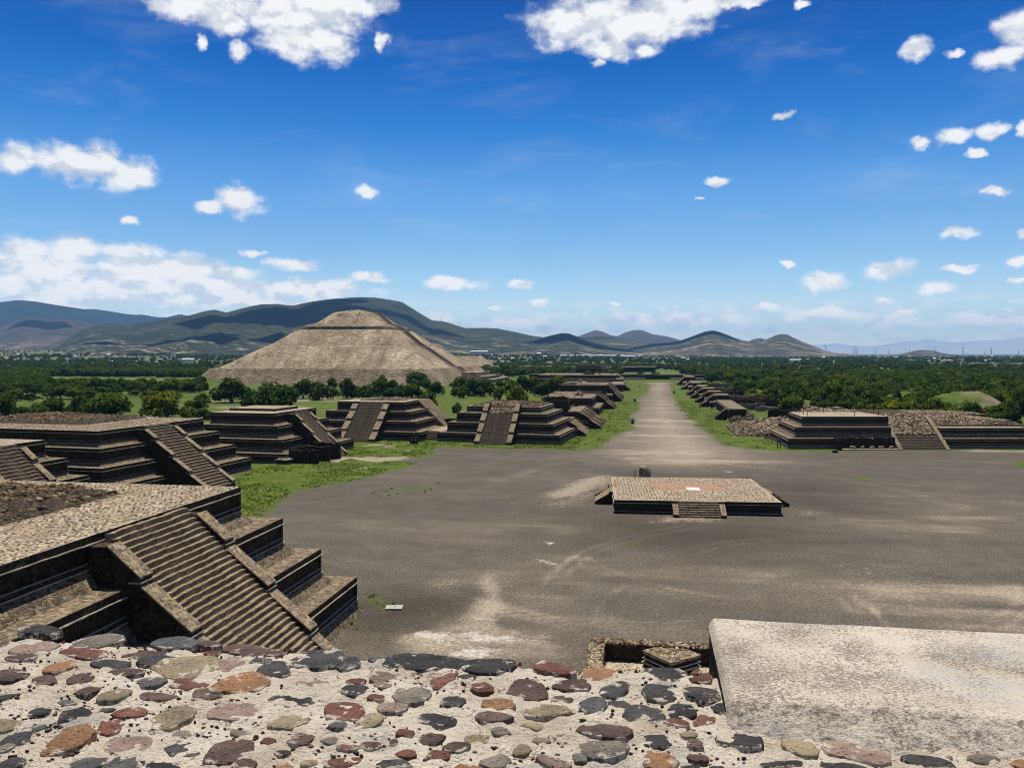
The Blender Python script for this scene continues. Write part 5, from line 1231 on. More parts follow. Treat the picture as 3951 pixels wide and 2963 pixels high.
def mfn():
    while True:
        d = sqrt(random.uniform(700 ** 2, 1500 ** 2)); px = random.uniform(1700, 2800); q = ray(px, 1500); h = np.hypot(q[0], q[1])
        x, y = q[0] / h * d, q[1] / h * d
        if not (-372 < x < -60 and 575 < y < 830) and not (-30 < x < 40 and y < 1250) and not (y < 780 and -70 < x < 60): return x, y
wood(1500, mfn, 0.12)
cands.sort(key=lambda c: c[0] ** 2 + c[1] ** 2)
mass = []; nsing = 0
for x, y in cands:
    r_ = random.uniform(2.6, 4.6)
    if not free(x, y, r_ * .85): continue
    if nsing < 205:
        kd = random.choices(('round', 'weep', 'yellow', 'bush'), (5, 2, 1.4, 2.2))[0]; hh = random.uniform(4.5, 8.5) if kd != 'bush' else random.uniform(2.5, 4.5)
        look = dict(round='round crowned dark tree', weep='drooping dark tree', yellow='yellow green tree', bush='low dark bush')[kd]
        pxv = inview(x, y); dd_ = sqrt(x * x + y * y)
        row = 'in the front row of' if dd_ < 360 else 'in the middle of' if dd_ < 440 else 'deep in'
        wood_ = 'the left hand wood' if x < 0 else 'the wood beside the avenue' if pxv < 2950 else 'the wood behind the ruined platform' if pxv < 3450 else 'the wood behind the ruined stairs' if pxv < 3750 else 'the wood at the right edge'
        lab, gr_ = look + ' ' + row + ' ' + wood_, (look + 'es ' if kd == 'bush' else look + 's ') + row + ' ' + wood_
        tree(kd, x, y, hh, r_ * 2, lab, gr_); nsing += 1
    else:
        mass.append((x, y, r_ / 4.0)); occupied.append((x, y, r_)) if len(occupied) < 1500 else None
# farther: sparser out to 4 km
for _ in range(9000):
    d = sqrt(random.uniform(950 ** 2, 4600 ** 2)) if random.random() < .5 else random.uniform(950, 3200)
    px = random.uniform(-200, 4150); q = ray(px, 1500); h = np.hypot(q[0], q[1]); x, y = q[0] / h * d, q[1] / h * d
    if -30 < x < 45 and y < 1400: continue
    n_ = fbm(np.array([x / 260.0]), np.array([y / 260.0]), 92)[0]
    if n_ > (0.12 if d < 1900 else 0.0 + (0.05 if px > 2800 else 0)): continue
    mass.append((x, y, random.uniform(.7, 1.35)))
src = bpy.data.collections.new('wood_sources')
for i, (kd, j) in enumerate((('round', 0), ('round', 1), ('round', 2), ('weep', 0), ('yellow', 0), ('tall', 0))):
    o = bpy.data.objects.new('wood_source', KINDS[kd][j][0]); src.objects.link(o)
mx = np.array(mass); mz = plain_z(mx[:, 0], mx[:, 1]) - .3
# hills rise above the plain: keep the far ones on the ground sheet
me = bpy.data.meshes.new('wood'); me.from_pydata([(a, b, c) for (a, b, _), c in zip(mass, mz)], [], [])
me.attributes.new('scl', 'FLOAT', 'POINT').data.foreach_set('value', mx[:, 2].astype(np.float32))
me.attributes.new('rot', 'FLOAT', 'POINT').data.foreach_set('value', (rng.random(len(mass)) * 6.28).astype(np.float32))
me.attributes.new('pick', 'INT', 'POINT').data.foreach_set('value', rng.choice(6, len(mass), p=[.26, .24, .2, .14, .10, .06]).astype(np.int32))
wd_ = kind(link('wood', me), 'stuff')
ng = bpy.data.node_groups.new('plant_wood', 'GeometryNodeTree')
ng.interface.new_socket('Geometry', in_out='INPUT', socket_type='NodeSocketGeometry'); ng.interface.new_socket('Geometry', in_out='OUTPUT', socket_type='NodeSocketGeometry')
gi, go = ng.nodes.new('NodeGroupInput'), ng.nodes.new('NodeGroupOutput')
ip = ng.nodes.new('GeometryNodeInstanceOnPoints'); ci = ng.nodes.new('GeometryNodeCollectionInfo')
ci.inputs['Collection'].default_value = src; ci.inputs['Separate Children'].default_value = True; ci.inputs['Reset Children'].default_value = True
def na(n_, ty):
    q = ng.nodes.new('GeometryNodeInputNamedAttribute'); q.data_type = ty; q.inputs['Name'].default_value = n_; return q.outputs[0]
cb = ng.nodes.new('ShaderNodeCombineXYZ'); ng.links.new(na('rot', 'FLOAT'), cb.inputs[2])
ng.links.new(gi.outputs[0], ip.inputs['Points']); ng.links.new(ci.outputs[0], ip.inputs['Instance']); ip.inputs['Pick Instance'].default_value = True
ng.links.new(na('pick', 'INT'), ip.inputs['Instance Index']); ng.links.new(cb.outputs[0], ip.inputs['Rotation']); ng.links.new(na('scl', 'FLOAT'), ip.inputs['Scale'])
ng.links.new(ip.outputs[0], go.inputs[0])
wd_.modifiers.new('plant', 'NODES').node_group = ng

# ------------------------------------------------------------------ vehicles behind the trees at left
q = P(77, 1540); bus = thing('bus', 'white and dark windowed bus parked among trees at the left edge', 'bus', (q[0], q[1], gz(q[0], q[1])), radians(38))
m = MB(); m.box(-4.6, 4.6, -1.25, 1.25, .45, 1.5); obj('lower_body', m, M_WHITE, bus)
m = MB(); m.box(-4.55, 4.55, -1.2, 1.2, 1.5, 2.75); obj('window_band', m, simple('dark_glass', (.02, .022, .03), .15, 0, 1, .6), bus)
m = MB(); m.frustum((-4.6, 4.6, -1.27, 1.27), (-4.4, 4.4, -1.0, 1.0), 2.75, 3.15); obj('roof', m, M_WHITE, bus)
for sx in (-3.0, 2.8):
    for sy in (-1.2, 1.2):
        m = MB(); m.tube([(sx, sy - .15, .48), (sx, sy + .15, .48)], .48, 14); obj('wheel', m, M_BIN, bus)
q = P(152, 1538); car = thing('red_car', 'red car parked just right of the bus among the trees', 'car', (q[0], q[1], gz(q[0], q[1])), radians(30))
CR = simple('red_paint', (.35, .02, .015), .35)
m = MB(); m.prism([(-2.1, .4), (2.1, .4), (2.15, .85), (1.3, 1.0), (-2.0, 1.0), (-2.15, .8)], -.85, .85); obj('body', m, CR, car)
m = MB(); m.frustum((-1.9, 1.0, -.8, .8), (-1.4, .3, -.65, .65), 1.0, 1.42); obj('windows', m, simple('car_glass', (.02, .02, .025), .15, 0, 1, .6), car)
m = MB(); m.box(-1.42, .32, -.66, .66, 1.42, 1.5); obj('roof', m, CR, car)
for sx in (-1.3, 1.35):
    for sy in (-.8, .8):
        m = MB(); m.tube([(sx, sy - .1, .34), (sx, sy + .1, .34)], .34, 12); obj('wheel', m, M_BIN, car)

# ------------------------------------------------------------------ far buildings
def far_build(name, px, py, wpx, hpx, label, group, roof, wall, D_, flat=False, dep=8.0):
    d = ray(px, py); h = np.hypot(d[0], d[1]); x, y = d[0] / h * D_, d[1] / h * D_
    z = H + d[2] / h * D_
    w_, h_ = wpx * D_ / F, hpx * D_ / F
    r_ = thing(name, label, 'house' if name == 'house' else 'hall', (x, y, z), -atan2(d[0], d[1]) + random.uniform(-.3, .3), group)
    m = MB(); m.box(-w_ / 2, w_ / 2, 0, dep, -6, h_ * .62); obj('wall', m, wall, r_)
    m = MB()
    if flat: m.bar(-w_ / 2 - .3, w_ / 2 + .3, -.3, dep + .3, h_ * .62, h_, 5, .05)
    else: m.add([(-w_ / 2 - .4, -.4, h_ * .62), (w_ / 2 + .4, -.4, h_ * .62), (w_ / 2 + .4, dep + .4, h_ * .62), (-w_ / 2 - .4, dep + .4, h_ * .62), (-w_ / 2 - .4, dep / 2, h_), (w_ / 2 + .4, dep / 2, h_)], [(0, 1, 5, 4), (2, 3, 4, 5), (0, 4, 3), (1, 2, 5), (3, 2, 1, 0)])
    obj('roof', m, roof, r_)
    m = MB()
    for k in range(max(2, int(w_ / 6))):
        xx = -w_ / 2 + (k + .5) * w_ / max(2, int(w_ / 6)); m.box(xx - .6, xx + .6, -.04, .02, h_ * .22, h_ * .48)
    obj('window', m, M_BIN, r_)
    return r_
WW = simple('white_wall', (.62, .60, .57), .8, .2, .2); WR = simple('white_roof', (.80, .80, .80), .4, .1, .2); WT = simple('tan_wall', (.42, .33, .24), .9, .2, .2); WG = simple('grey_roof', (.36, .34, .32), .7, .2, .2)
far_build('hall', 725, 1390, 40, 7, 'white roofed hall beside trees left of the great pyramid', None, WR, WW, 1500, dep=12)
far_build('hall', 1850, 1359, 66, 6, 'long low white shed on the slope right of the great pyramid', None, WR, WW, 3000, dep=30)
far_build('hall', 2270, 1375, 215, 5, 'very long low white roof across the plain in the middle distance', None, WR, WT, 3200, dep=30)
far_build('hall', 2425, 1377, 55, 6, 'white industrial hall right of the very long white roof', None, WR, WT, 3000, dep=30)
far_build('hall', 3068, 1392, 40, 6, 'small bright white roofed hall on the plain before the two right hand hills', None, WR, WW, 2200, dep=20)
far_build('hall', 2628, 1423, 32, 5, 'pale flat roofed building in the trees at the end of the avenue', None, WR, WW, 1250, True, 12)
ch = thing('church', 'tiny white church with a tower among trees on the left plain', 'church', (0, 0, 0)); d = ray(250, 1398); h = np.hypot(d[0], d[1]); ch.location = (d[0] / h * 1600, d[1] / h * 1600, gz(d[0] / h * 1600, d[1] / h * 1600)); z0_ = ch.location.z
m = MB(); m.box(-8, 2, 0, 8, 0, 7); obj('nave', m, WW, ch)
m = MB(); m.box(2, 5, 0, 3, 0, 13); m.frustum((1.8, 5.2, -.2, 3.2), (3.2, 3.8, 1.2, 1.8), 13, 17); obj('tower', m, WW, ch)
G_H = 'houses scattered over the far plain'
for i in range(120):
    if i < 45: px = random.uniform(20, 720); D_ = random.uniform(1500, 3300); zone = 'left hand plain below the hills'
    elif i < 80: px = random.uniform(1850, 2700); D_ = random.uniform(2300, 4000); zone = 'plain right of the great pyramid'
    else: px = random.uniform(2650, 3900); D_ = random.uniform(2300, 4300); zone = 'plain below the right hand hills'
    d = ray(px, 1400); h = np.hypot(d[0], d[1]); x, y = d[0] / h * D_, d[1] / h * D_; z = gz(x, y)
    v = np.array([x, y, z - H]); zz = v @ fw; py = CY - F * (v @ up) / zz
    far_build('house', CX + F * (v @ rt) / zz, py - 3.5, random.uniform(6, 17), random.uniform(4, 6.5), *(lambda h_: ('small ' + h_[0] + ' house among trees on the ' + zone, h_[0] + ' houses on the ' + zone, h_[1], h_[2]))(random.choice((('white roofed', WR, WW), ('grey roofed', WG, WW), ('tan roofed', WT, WT)))) , D_, random.random() < .6, 9)
# ------------------------------------------------------------------ electricity pylons
def pylon_mesh(Ht, arms):
    m = MB(); wb = Ht * .11
    def bar(a, b, r_=.22): m.tube([a, b], r_, 4)
    top = Vector((0, 0, Ht))
    lv = [0, .25, .48, .68, .85, 1.0]; ww = [1.0, .66, .40, .24, .16, .05]
    for i in range(5):
        z0_, z1_ = lv[i] * Ht, lv[i + 1] * Ht; a0, a1 = wb * ww[i], wb * ww[i + 1]
        c0 = [(a0, a0), (-a0, a0), (-a0, -a0), (a0, -a0)]; c1 = [(a1, a1), (-a1, a1), (-a1, -a1), (a1, -a1)]
        for k in range(4):
            j = (k + 1) % 4
            bar((*c0[k], z0_), (*c1[k], z1_), .28); bar((*c0[k], z0_), (*c1[j], z1_), .16); bar((*c0[j], z0_), (*c1[k], z1_), .16); bar((*c1[k], z1_), (*c1[j], z1_), .16)
    for z_, l_ in arms:
        for s_ in (-1, 1):
            bar((0, 0, z_ * Ht), (s_ * l_ * Ht, 0, z_ * Ht + Ht * .01), .28); bar((0, 0, z_ * Ht + Ht * .05), (s_ * l_ * Ht, 0, z_ * Ht + Ht * .012), .2); bar((s_ * l_ * Ht, 0, z_ * Ht), (s_ * l_ * Ht, 0, z_ * Ht - Ht * .05), .14)
    m.r = []
    return m
M_STEEL = simple('galvanised_steel', (.16, .17, .18), .6)
py1 = pylon_mesh(46, ((.70, .17), (.82, .14), (.93, .11))).data('pylon', M_STEEL); py2 = pylon_mesh(40, ((.88, .30),)).data('pylon', M_STEEL)
for i, (x, b_, t_, tp, lab) in enumerate(((98, 195, 138, 1, 'lattice pylon at the right foot of the last hill'), (412, 240, 155, 1, 'tallest and darkest lattice pylon, in the cluster right of the hills'), (390, 235, 185, 1, 'short pylon left of the tallest one'), (432, 240, 175, 1, 'short pylon right of the tallest one'), (626, 235, 183, 2, 'wide armed pylon right of the tallest one'), (770, 240, 186, 2, 'second wide armed pylon, left of the small hill'), (950, 220, 172, 1, 'slim pylon just left of the small hill'), (990, 215, 182, 2, 'small wide armed pylon on the left slope of the small hill'), (1263, 232, 172, 1, 'slim pylon at the right end of the small hill'), (1560, 245, 165, 1, 'pylon on the tree line right of the small hill'), (1792, 250, 208, 1, 'small faint pylon between two larger ones at right'), (1862, 255, 182, 1, 'dark pylon on the tree line near the right edge'), (2152, 265, 205, 1, 'pylon nearest the right edge of the picture'))):
    sx, sy = 3150 + x / 2.7615, 1280 + b_ / 2.7615
    hpx = (b_ - t_) / 2.7615; Ht = 46 if tp == 1 else 40
    D_ = Ht * F / hpx; D_ = min(D_, 5200); sc_ = hpx * D_ / F / Ht
    d = ray(sx, sy); h = np.hypot(d[0], d[1])
    o = link('pylon', py1 if tp == 1 else py2, None, (d[0] / h * D_, d[1] / h * D_, H + d[2] / h * D_ - 2)); o.scale = (sc_,) * 3; o.rotation_euler = (0, 0, random.uniform(-.4, .4))
    tag(o, lab, 'pylon', 'electricity pylons on the right hand plain')
for x, b_, t_ in ((108, 126, 95), (273, 178, 144), (363, 188, 160), (978, 258, 243), (1045, 252, 229)):
    d = ray(1650 + x / 2.212, 1180 + b_ / 2.212); h = np.hypot(d[0], d[1]); D_ = 5950; hp = (b_ - t_) / 2.212
    o = link('pylon', py2, None, (d[0] / h * D_, d[1] / h * D_, H + d[2] / h * D_ - 4)); o.scale = (hp * D_ / F / 40,) * 3
    tag(o, 'tiny pylon standing on the skyline of the long hill right of the great pyramid', 'pylon', 'pylons on the hill skyline')

# ------------------------------------------------------------------ small mounds of grass beyond the ruins
def grass_mound(px, base, wpx, hpx, label):
    q = Q(px, base); dep = np.dot(np.array([q[0], q[1], -H]), fw); w_ = wpx * dep / 1790; h_ = hpx * dep / 1790
    U, V = np.meshgrid(np.linspace(-1, 1, 36), np.linspace(-1, 1, 36)); Z = h_ * np.clip(1 - (U ** 2 + V ** 2), 0, 1) ** .8 * (1 + .5 * fbm(U * 3 + px, V * 3, 7)) - .6
    o = link('grass_mound', grid_mesh('grass_mound', U * w_ / 2, V * w_ / 2, Z, M_PLAIN), None, (q[0], q[1] + w_ * .4, gz(q[0], q[1]))); kind(o, 'structure')
grass_mound(2110, 896, 210, 50, ''); grass_mound(1985, 880, 160, 34, ''); grass_mound(1990, 856, 90, 16, ''); grass_mound(1640, 862, 70, 22, ''); grass_mound(300, 838, 330, 18, ''); grass_mound(1880, 862, 60, 20, '')

# ------------------------------------------------------------------ ruined court at the foot of the viewer's pyramid
co = thing('walled_court', 'dark roofless walled court just below the terrace, a corner altar inside', 'ruin', (*P(2287, 2478, 1.3)[:2], 0))
wc = thing
rough_wall(co, 0, 11.5, -.2, 0.75, -.2, 1.45, 'rear_wall', drop=.25); rough_wall(co, -.2, .95, -6.2, -.2, -.2, 1.35, 'side_wall', M_CAP, drop=.15)
m = MB(); m.box(.95, 11.5, -6.2, -.2, -.2, .06); obj('court_floor', m, M_TOP, co)
for k in range(2):
    scatter_rocks('loose_stones', co, 420, lambda: (random.uniform(0, 11), random.uniform(-.15, .7), 1.38), (.1, .26), M_COBD if k else M_COBL)
scatter_rocks('wall_top_stones', co, 260, lambda: (random.uniform(-.15, .9), random.uniform(-6.1, 0), 1.3), (.1, .24), M_COBL)
at_ = thing('corner_altar', 'small stone altar turned cornerwise inside the dark walled court below the terrace', 'altar', (*P(2592, 2545, 1.2)[:2], 0.06), radians(42))
at_.location.y += 1.35
m = MB(); m.frustum((-1.55, 1.55, -1.55, 1.55), (-1.4, 1.4, -1.4, 1.4), -.05, .3); obj('sloping_base', m, M_WALL, at_)
m = MB(); m.box(-1.4, 1.4, -1.4, 1.4, .37, 1.0); obj('panel_wall', m, M_WALL, at_)
m = MB(); m.bar(-1.6, 1.6, -1.6, 1.6, .3, .37, .5, .02); m.bar(-1.55, 1.55, -1.55, 1.55, .62, .69, .5, .02); obj('slab_course', m, M_LINE, at_)
m = MB(); m.bar(-1.55, 1.55, -1.55, 1.55, 1.0, 1.22, .4, .05); obj('top', m, M_CAP, at_)
scatter_rocks('top_stones', at_, 130, lambda: (random.uniform(-1.4, 1.4), random.uniform(-1.4, 1.4), 1.22), (.08, .2), M_COBL)

# ------------------------------------------------------------------ the terrace the picture is taken from
ZT = 22.4
te = thing('stone_terrace', 'pale mortar terrace set with dark, red and tan stones across the foreground', 'terrace', (0, 0, 0))
e0, e1 = P(0, 2443, ZT), P(2800, 2590, ZT)
sl_ = (e1[1] - e0[1]) / (e1[0] - e0[0])
edge = lambda x: e0[1] + (x - e0[0]) * sl_
U, V = np.meshgrid(np.linspace(-6, 6, 620), np.linspace(0, 1, 200))
EY = edge(U) + .05 * fbm(U * 3, U * 0 + 1.3, 14) * 2
TY = 0.6 + (EY - 0.6) * V
TZ = ZT + .035 * fbm(U * 2.2, TY * 2.2, 15) + .045 * fbm(U * 9, TY * 9, 16) + .030 * fbm(U * 26, TY * 26, 17) - .10 * np.clip((V - .965) / .035, 0, 1) ** 2
link('mortar_bed', grid_mesh('mortar_bed', U, TY, TZ, M_MORTAR), te)
fr = MB(); fr.prism([(0.4, 4.0), (0.4, ZT - .12), (edge(-7) - .02, ZT - .12), (edge(-7) + 14.5, 4.0)], -7, 8)
fr.v = [(y, x, z) for x, y, z in fr.v]; fr.f = [f[::-1] for f in fr.f]
fr.v = [(x, y + (edge(x) - edge(-7)) * (1 if y > 1 else 0), z) for x, y, z in fr.v]
obj('terrace_front', fr, M_TALUD, te)
A4 = [(260,205,270,60,'D'),(20,285,100,80,'M'),(225,315,270,85,'P'),(600,260,320,95,'G'),(1070,280,260,70,'S'),(505,360,310,55,'R'),(860,350,280,50,'M'),(1285,290,140,40,'M'),(1510,320,300,65,'M'),(1940,380,370,135,'D'),(2130,410,170,110,'D'),(125,385,230,40,'M'),(355,440,200,75,'O'),(675,425,240,50,'D'),(950,400,230,80,'D'),(1140,420,380,140,'T'),(1400,405,200,95,'P'),(1670,360,130,35,'R'),(1680,450,220,115,'D'),(60,490,230,80,'M'),(265,520,180,60,'M'),(500,520,170,60,'M'),(540,575,140,70,'M'),(770,480,230,45,'M'),(910,520,200,70,'S'),(1175,520,230,80,'R'),(1480,545,370,125,'O'),(1950,515,270,80,'P'),(700,605,200,80,'T'),(970,605,310,55,'M'),(1260,590,230,85,'M'),(1455,690,370,110,'P'),(1810,625,400,110,'D'),(2160,590,120,90,'D'),(25,610,100,60,'D'),(240,690,140,60,'D'),(470,710,210,90,'D'),(800,695,210,60,'R'),(1040,725,230,130,'T'),(1750,745,270,120,'T'),(2080,700,300,120,'R'),(675,780,160,80,'R'),(400,880,270,180,'O'),(100,860,170,110,'D'),(790,890,340,110,'P'),(1085,915,400,145,'S'),(1410,940,280,150,'M'),(530,1015,240,120,'S'),(740,1015,190,110,'S'),(1000,1040,240,60,'D'),(1480,820,200,40,'G'),(1830,870,180,70,'M'),(2080,1010,240,80,'R'),(60,1020,200,80,'D'),(20,930,100,80,'G'),(2120,920,120,40,'R')]
B5 = [(520,405,480,110,'D'),(935,430,400,110,'D'),(1320,440,290,80,'R'),(1610,465,250,95,'O'),(1985,470,290,80,'D'),(2190,470,70,60,'R'),(630,515,170,110,'R'),(890,550,190,75,'R'),(270,490,200,70,'P'),(110,585,150,100,'D'),(460,605,240,110,'G'),(715,640,160,75,'D'),(970,655,230,85,'O'),(1155,555,240,120,'M'),(1440,540,240,90,'M'),(1700,565,250,120,'D'),(1960,590,270,120,'D'),(2180,605,130,90,'D'),(1280,700,290,80,'T'),(1380,630,140,45,'M'),(1555,665,190,100,'S'),(1720,650,140,40,'D'),(1860,715,270,110,'D'),(2090,700,170,90,'D'),(330,690,200,70,'P'),(200,775,170,110,'T'),(610,755,300,80,'D'),(960,745,280,75,'M'),(1630,810,350,120,'M'),(1960,860,190,180,'D'),(1960,1000,230,110,'O'),(850,855,170,80,'T'),(580,880,160,70,'M'),(1630,930,300,140,'G'),(620,980,170,50,'R'),(960,1005,230,100,'G'),(1330,1020,240,90,'P'),(340,1030,240,60,'D'),(345,890,60,90,'M'),(1130,920,130,60,'T'),(1480,975,100,50,'G'),(2200,770,60,80,'R')]
C6 = [(170,510,150,90,'R'),(190,640,240,110,'D'),(400,740,300,110,'D'),(200,790,140,100,'R'),(410,905,310,140,'D'),(840,835,280,70,'D'),(780,945,220,140,'T'),(1260,885,420,90,'D'),(1175,970,420,150,'P'),(1620,910,180,60,'D'),(1600,1040,330,80,'D'),(680,1070,300,40,'D'),(1960,1035,200,80,'G'),(2100,975,200,50,'R'),(2180,1060,100,80,'O')]
raw = [(x / 1.58, 2300 + y / 1.58, a / 1.58, b / 1.58, c) for x, y, a, b, c in A4] + [(1300 + x / 1.58, 2300 + y / 1.58, a / 1.58, b / 1.58, c) for x, y, a, b, c in B5] + [(2600 + x / 1.637, 2300 + y / 1.637, a / 1.637, b / 1.637, c) for x, y, a, b, c in C6]
discs = []
def tz(x, y):
    return ZT + .004 + .035 * float(fbm(np.array([x * 2.2]), np.array([y * 2.2]), 15)[0]) + .045 * float(fbm(np.array([x * 9.0]), np.array([y * 9.0]), 16)[0])
def stone(x, y, a, b, c, ang=None):
    m = MB()
    hh = min(a, b) * random.uniform(.02, .05) + .003
    tilt = (random.uniform(-.08, .08), random.uniform(-.10, .10))
    rot = random.uniform(-.16, .16) if ang is None else ang
    nc_ = random.choice((4, 5, 5, 6, 6, 7)); ph = random.random() * 6.28
    cor = []
    for k in range(nc_):
        t_ = ph + 2 * pi * (k + random.uniform(-.27, .27)) / nc_
        r_ = random.uniform(.86, 1.16); pw = random.uniform(.55, .95)
        cor.append((math.copysign(abs(cos(t_)) ** pw, cos(t_)) * r_ * a, math.copysign(abs(sin(t_)) ** pw, sin(t_)) * r_ * b))
    out = []
    for k in range(nc_):
        p_, q_ = cor[k], cor[(k + 1) % nc_]
        for f_ in (.08, .36, .64, .92):
            bl_ = .055 * sin(f_ * pi) * (1.8 if nc_ < 6 else 1)
            j_ = .075 * min(a, b)
            out.append((p_[0] + (q_[0] - p_[0]) * f_ + (p_[0] + q_[0]) * bl_ + random.uniform(-j_, j_), p_[1] + (q_[1] - p_[1]) * f_ + (p_[1] + q_[1]) * bl_ + random.uniform(-j_, j_)))
    n = len(out)
    vs = []; ed_ = []
    for q, z_, e_ in ((1.04, -.03, 1), (1.0, hh * .3, 1), (.93, hh * .95, .6), (.5, hh, 0)):
        for (ex, ey) in out:
            xx, yy = ex * q, ey * q
            zz = z_ + (xx * tilt[0] + yy * tilt[1] + random.uniform(-.16, .16) * hh if z_ > 0 else 0)
            vs.append((xx * cos(rot) - yy * sin(rot), xx * sin(rot) + yy * cos(rot), zz)); ed_.append(e_)
    fs = [(l * n + k, l * n + (k + 1) % n, (l + 1) * n + (k + 1) % n, (l + 1) * n + k) for l in range(3) for k in range(n)] + [list(range(3 * n, 4 * n))]
    m.add(vs, fs); m.r = ed_
    o = obj('stone', m, STONES[c], te, smooth=False, loc=(x, y, tz(x, y)))
    me = o.data
    me.polygons.foreach_set('use_smooth', [q >= n for q in range(len(me.polygons))])
    discs.append((x, y, a, b))
for px, py, wp_, hp_, c in raw:
    q = P(px, py + hp_ * .1, ZT); dep = np.dot(np.array([q[0], q[1], ZT - H]), fw)
    a = wp_ * dep / F / 2 * .97; b = hp_ / F * dep * dep / (H - ZT) / 2 * .93
    b = min(b, a * 1.3)
    stone(q[0], q[1], a, b, c)
# more of the same beyond the edges of the picture
for _ in range(900):
    x, y = random.uniform(-5, 5), random.uniform(.8, 4.6)
    if y > edge(x) - .15: continue
    px = CX + F * (np.array([x, y, ZT - H]) @ rt) / (np.array([x, y, ZT - H]) @ fw); py = CY - F * (np.array([x, y, ZT - H]) @ up) / (np.array([x, y, ZT - H]) @ fw)
    if 0 < px < 3951 and py < 2940 and y > 0: continue
    a = random.uniform(.09, .22); b = a * random.uniform(.6, 1)
    if all((x - X) ** 2 / (A_ + a) ** 2 + (y - Y) ** 2 / (B_ + b) ** 2 > 1.0 for X, Y, A_, B_ in discs): stone(x, y, a, b, random.choice('DDSMMRPTG'))
    if len(discs) > 290: break
for _ in range(6000):
    x, y = random.uniform(-2.7, 1.9), random.uniform(2.2, 4.4)
    if y > edge(x) - .08 or (x > .30 and y > 3.45): continue
    a = random.uniform(.035, .085); b = a * random.uniform(.5, .95)
    if len(discs) < 560 and all((x - X) ** 2 / (A_ + a + .012) ** 2 + (y - Y) ** 2 / (B_ + b + .012) ** 2 > 1.0 for X, Y, A_, B_ in discs) and random.random() < .5: stone(x, y, a, b, random.choice('DDSMMRRPTOG'))
# lava chips pressed into the mortar joints
ch_ = MB(); nc = 0
for _ in range(40000):
    x, y = random.uniform(-3.2, 2.8), random.uniform(1.6, 4.5)
    if y > edge(x) - .03 or (x > .33 and y > 3.35 + (.0)): continue
    dmin = min(sqrt((x - X) ** 2 / A_ ** 2 + (y - Y) ** 2 / B_ ** 2) for X, Y, A_, B_ in discs)
    if dmin < 1.08 or dmin > 2.3: continue
    if fbm(np.array([x * 2.0]), np.array([y * 2.0]), 33)[0] > .14: continue
    a = random.uniform(.006, .021) * random.uniform(.6, 1)
    ch_.cobble(Vector((x, y, tz(x, y))), Vector((1, 0, 0)), Vector((0, 1, 0)), Vector((0, 0, 1)), a, a * random.uniform(.45, .9), a * .12, random.random(), 5); nc += 1
    if nc > 2200: break
o = obj('lava_chips', ch_, cobble_mat('lava_chip', [(0, (.04, .036, .036)), (.6, (.085, .06, .055)), (1, (.2, .085, .06))]), te); o['kind'] = 'stuff'

# plastered block at the right: the head of the stair balustrade
ZS = 22.52
fl = P(2735, 2372, ZS); nl = P(2790, 2705, ZS)
xl = .5 * (fl[0] + nl[0]); yf, yn = fl[1], 3.63
bk = thing('plastered_block', 'big flat topped block of speckled pale plaster at the lower right corner', 'block', (xl, yf, 0))
U, V = np.meshgrid(np.linspace(0, 1, 420), np.linspace(0, 1, 130))
XX = U * 5.0; wob = .035 * fbm(XX * 2.5, XX * 0, 77)
NY = -(yf - yn) + .06 * fbm(XX * 1.8, XX * 0 + 5, 78) + .02 * fbm(XX * 9, XX * 0 + 5, 83)
EYB = .02 * fbm(XX * 3, XX * 0 + 9, 79) - .012 * XX * 0
prof_v = V
BR_ = (.018 * fbm(XX * 11, V * 14, 81) + .016 * fbm(XX * 30, V * 40, 82)) * np.clip((V - .76) / .06, 0, 1)
TYB = BR_ + np.where(V < .80, EYB + (NY - EYB) * (V / .80), NY - (V - .80) / .20 * .15)
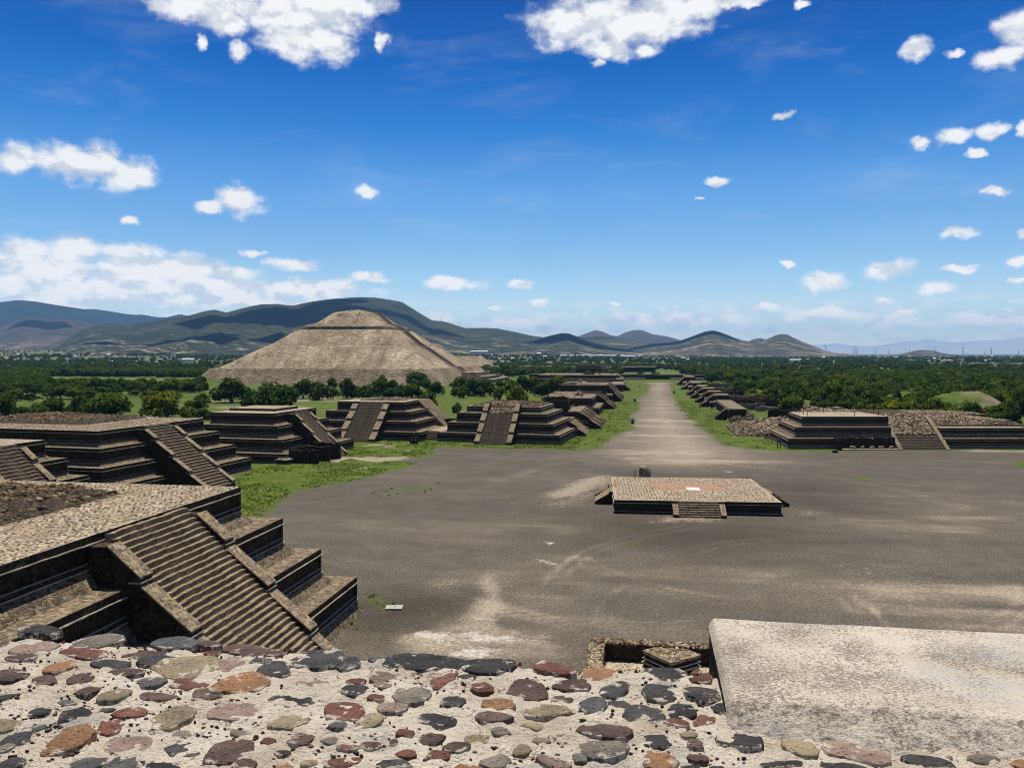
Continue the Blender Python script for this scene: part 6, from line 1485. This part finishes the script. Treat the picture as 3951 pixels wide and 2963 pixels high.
TZB = ZS + .008 * fbm(XX * 5, TYB * 5, 80) - np.where(V < .05, .05 * (1 - V / .05) ** 2, 0) - np.where(V > .80, ((V - .80) / .20) * .135, 0) - np.where(V > .70, .012 * np.clip((V - .70) / .1, 0, 1) ** 2, 0)
TZB = TZB - .05 * np.clip(1 - U / .008, 0, 1) ** 2
link('top_face', grid_mesh('top_face', XX + wob * np.clip(1 - U * 20, 0, 1), TYB, TZB, M_PLASTER, dict(front=np.clip((V - .74) / .06, 0, 1))), bk)
m = MB(); m.box(.015, 5.0, -(yf - yn) + .08, -.015, 12.0, ZS - .055); obj('body', m, M_WALL, bk)
# ------------------------------------------------------------------ clouds overhead that shade the hills
def cloud(px, py, dist, hz_, rx, ry, rz_, alt=3300.0):
    d = ray(px, py); h = np.hypot(d[0], d[1]); x, y = d[0] / h * dist, d[1] / h * dist
    x -= 0; tgt = Vector((x, y, hz_)); c = tgt + sd * ((alt - hz_) / sd.z)
    bm = bmesh.new(); bmesh.ops.create_icosphere(bm, subdivisions=4, radius=1.0)
    for v in bm.verts:
        n_ = v.co.copy()
        q = 1 + .8 * float(fbm(np.array([n_.x * 1.6 + px]), np.array([n_.y * 1.6 + n_.z]), 5)[0]) + .4 * float(fbm(np.array([n_.x * 5 + px]), np.array([n_.y * 5 + n_.z * 3]), 6)[0])
        v.co = Vector((n_.x * q * rx, n_.y * q * ry, max(-.25, n_.z) * q * 120))
    me = bpy.data.meshes.new('cloud'); bm.to_mesh(me); bm.free(); me.materials.append(M_CLOUD)
    for p in me.polygons: p.use_smooth = True
    o = link('cloud', me, None, c); o.rotation_euler = (0, 0, rz_); kind(o, 'structure')
M_CLOUD = simple('cloud_white', (.85, .86, .88), 1.0, .05, .002)
cloud(1080, 1230, 5300, 250, 520, 420, .2); cloud(930, 1330, 3900, 90, 520, 160, 0); cloud(600, 1315, 4300, 90, 330, 90, .1)
cloud(1300, 1190, 5750, 330, 200, 150, .3); cloud(2190, 1300, 4700, 110, 330, 220, -.1); cloud(2480, 1335, 5400, 80, 620, 160, .1); cloud(160, 1235, 8400, 280, 220, 260, 0, 5200.0); cloud(1500, 1310, 5200, 150, 500, 150, .1)
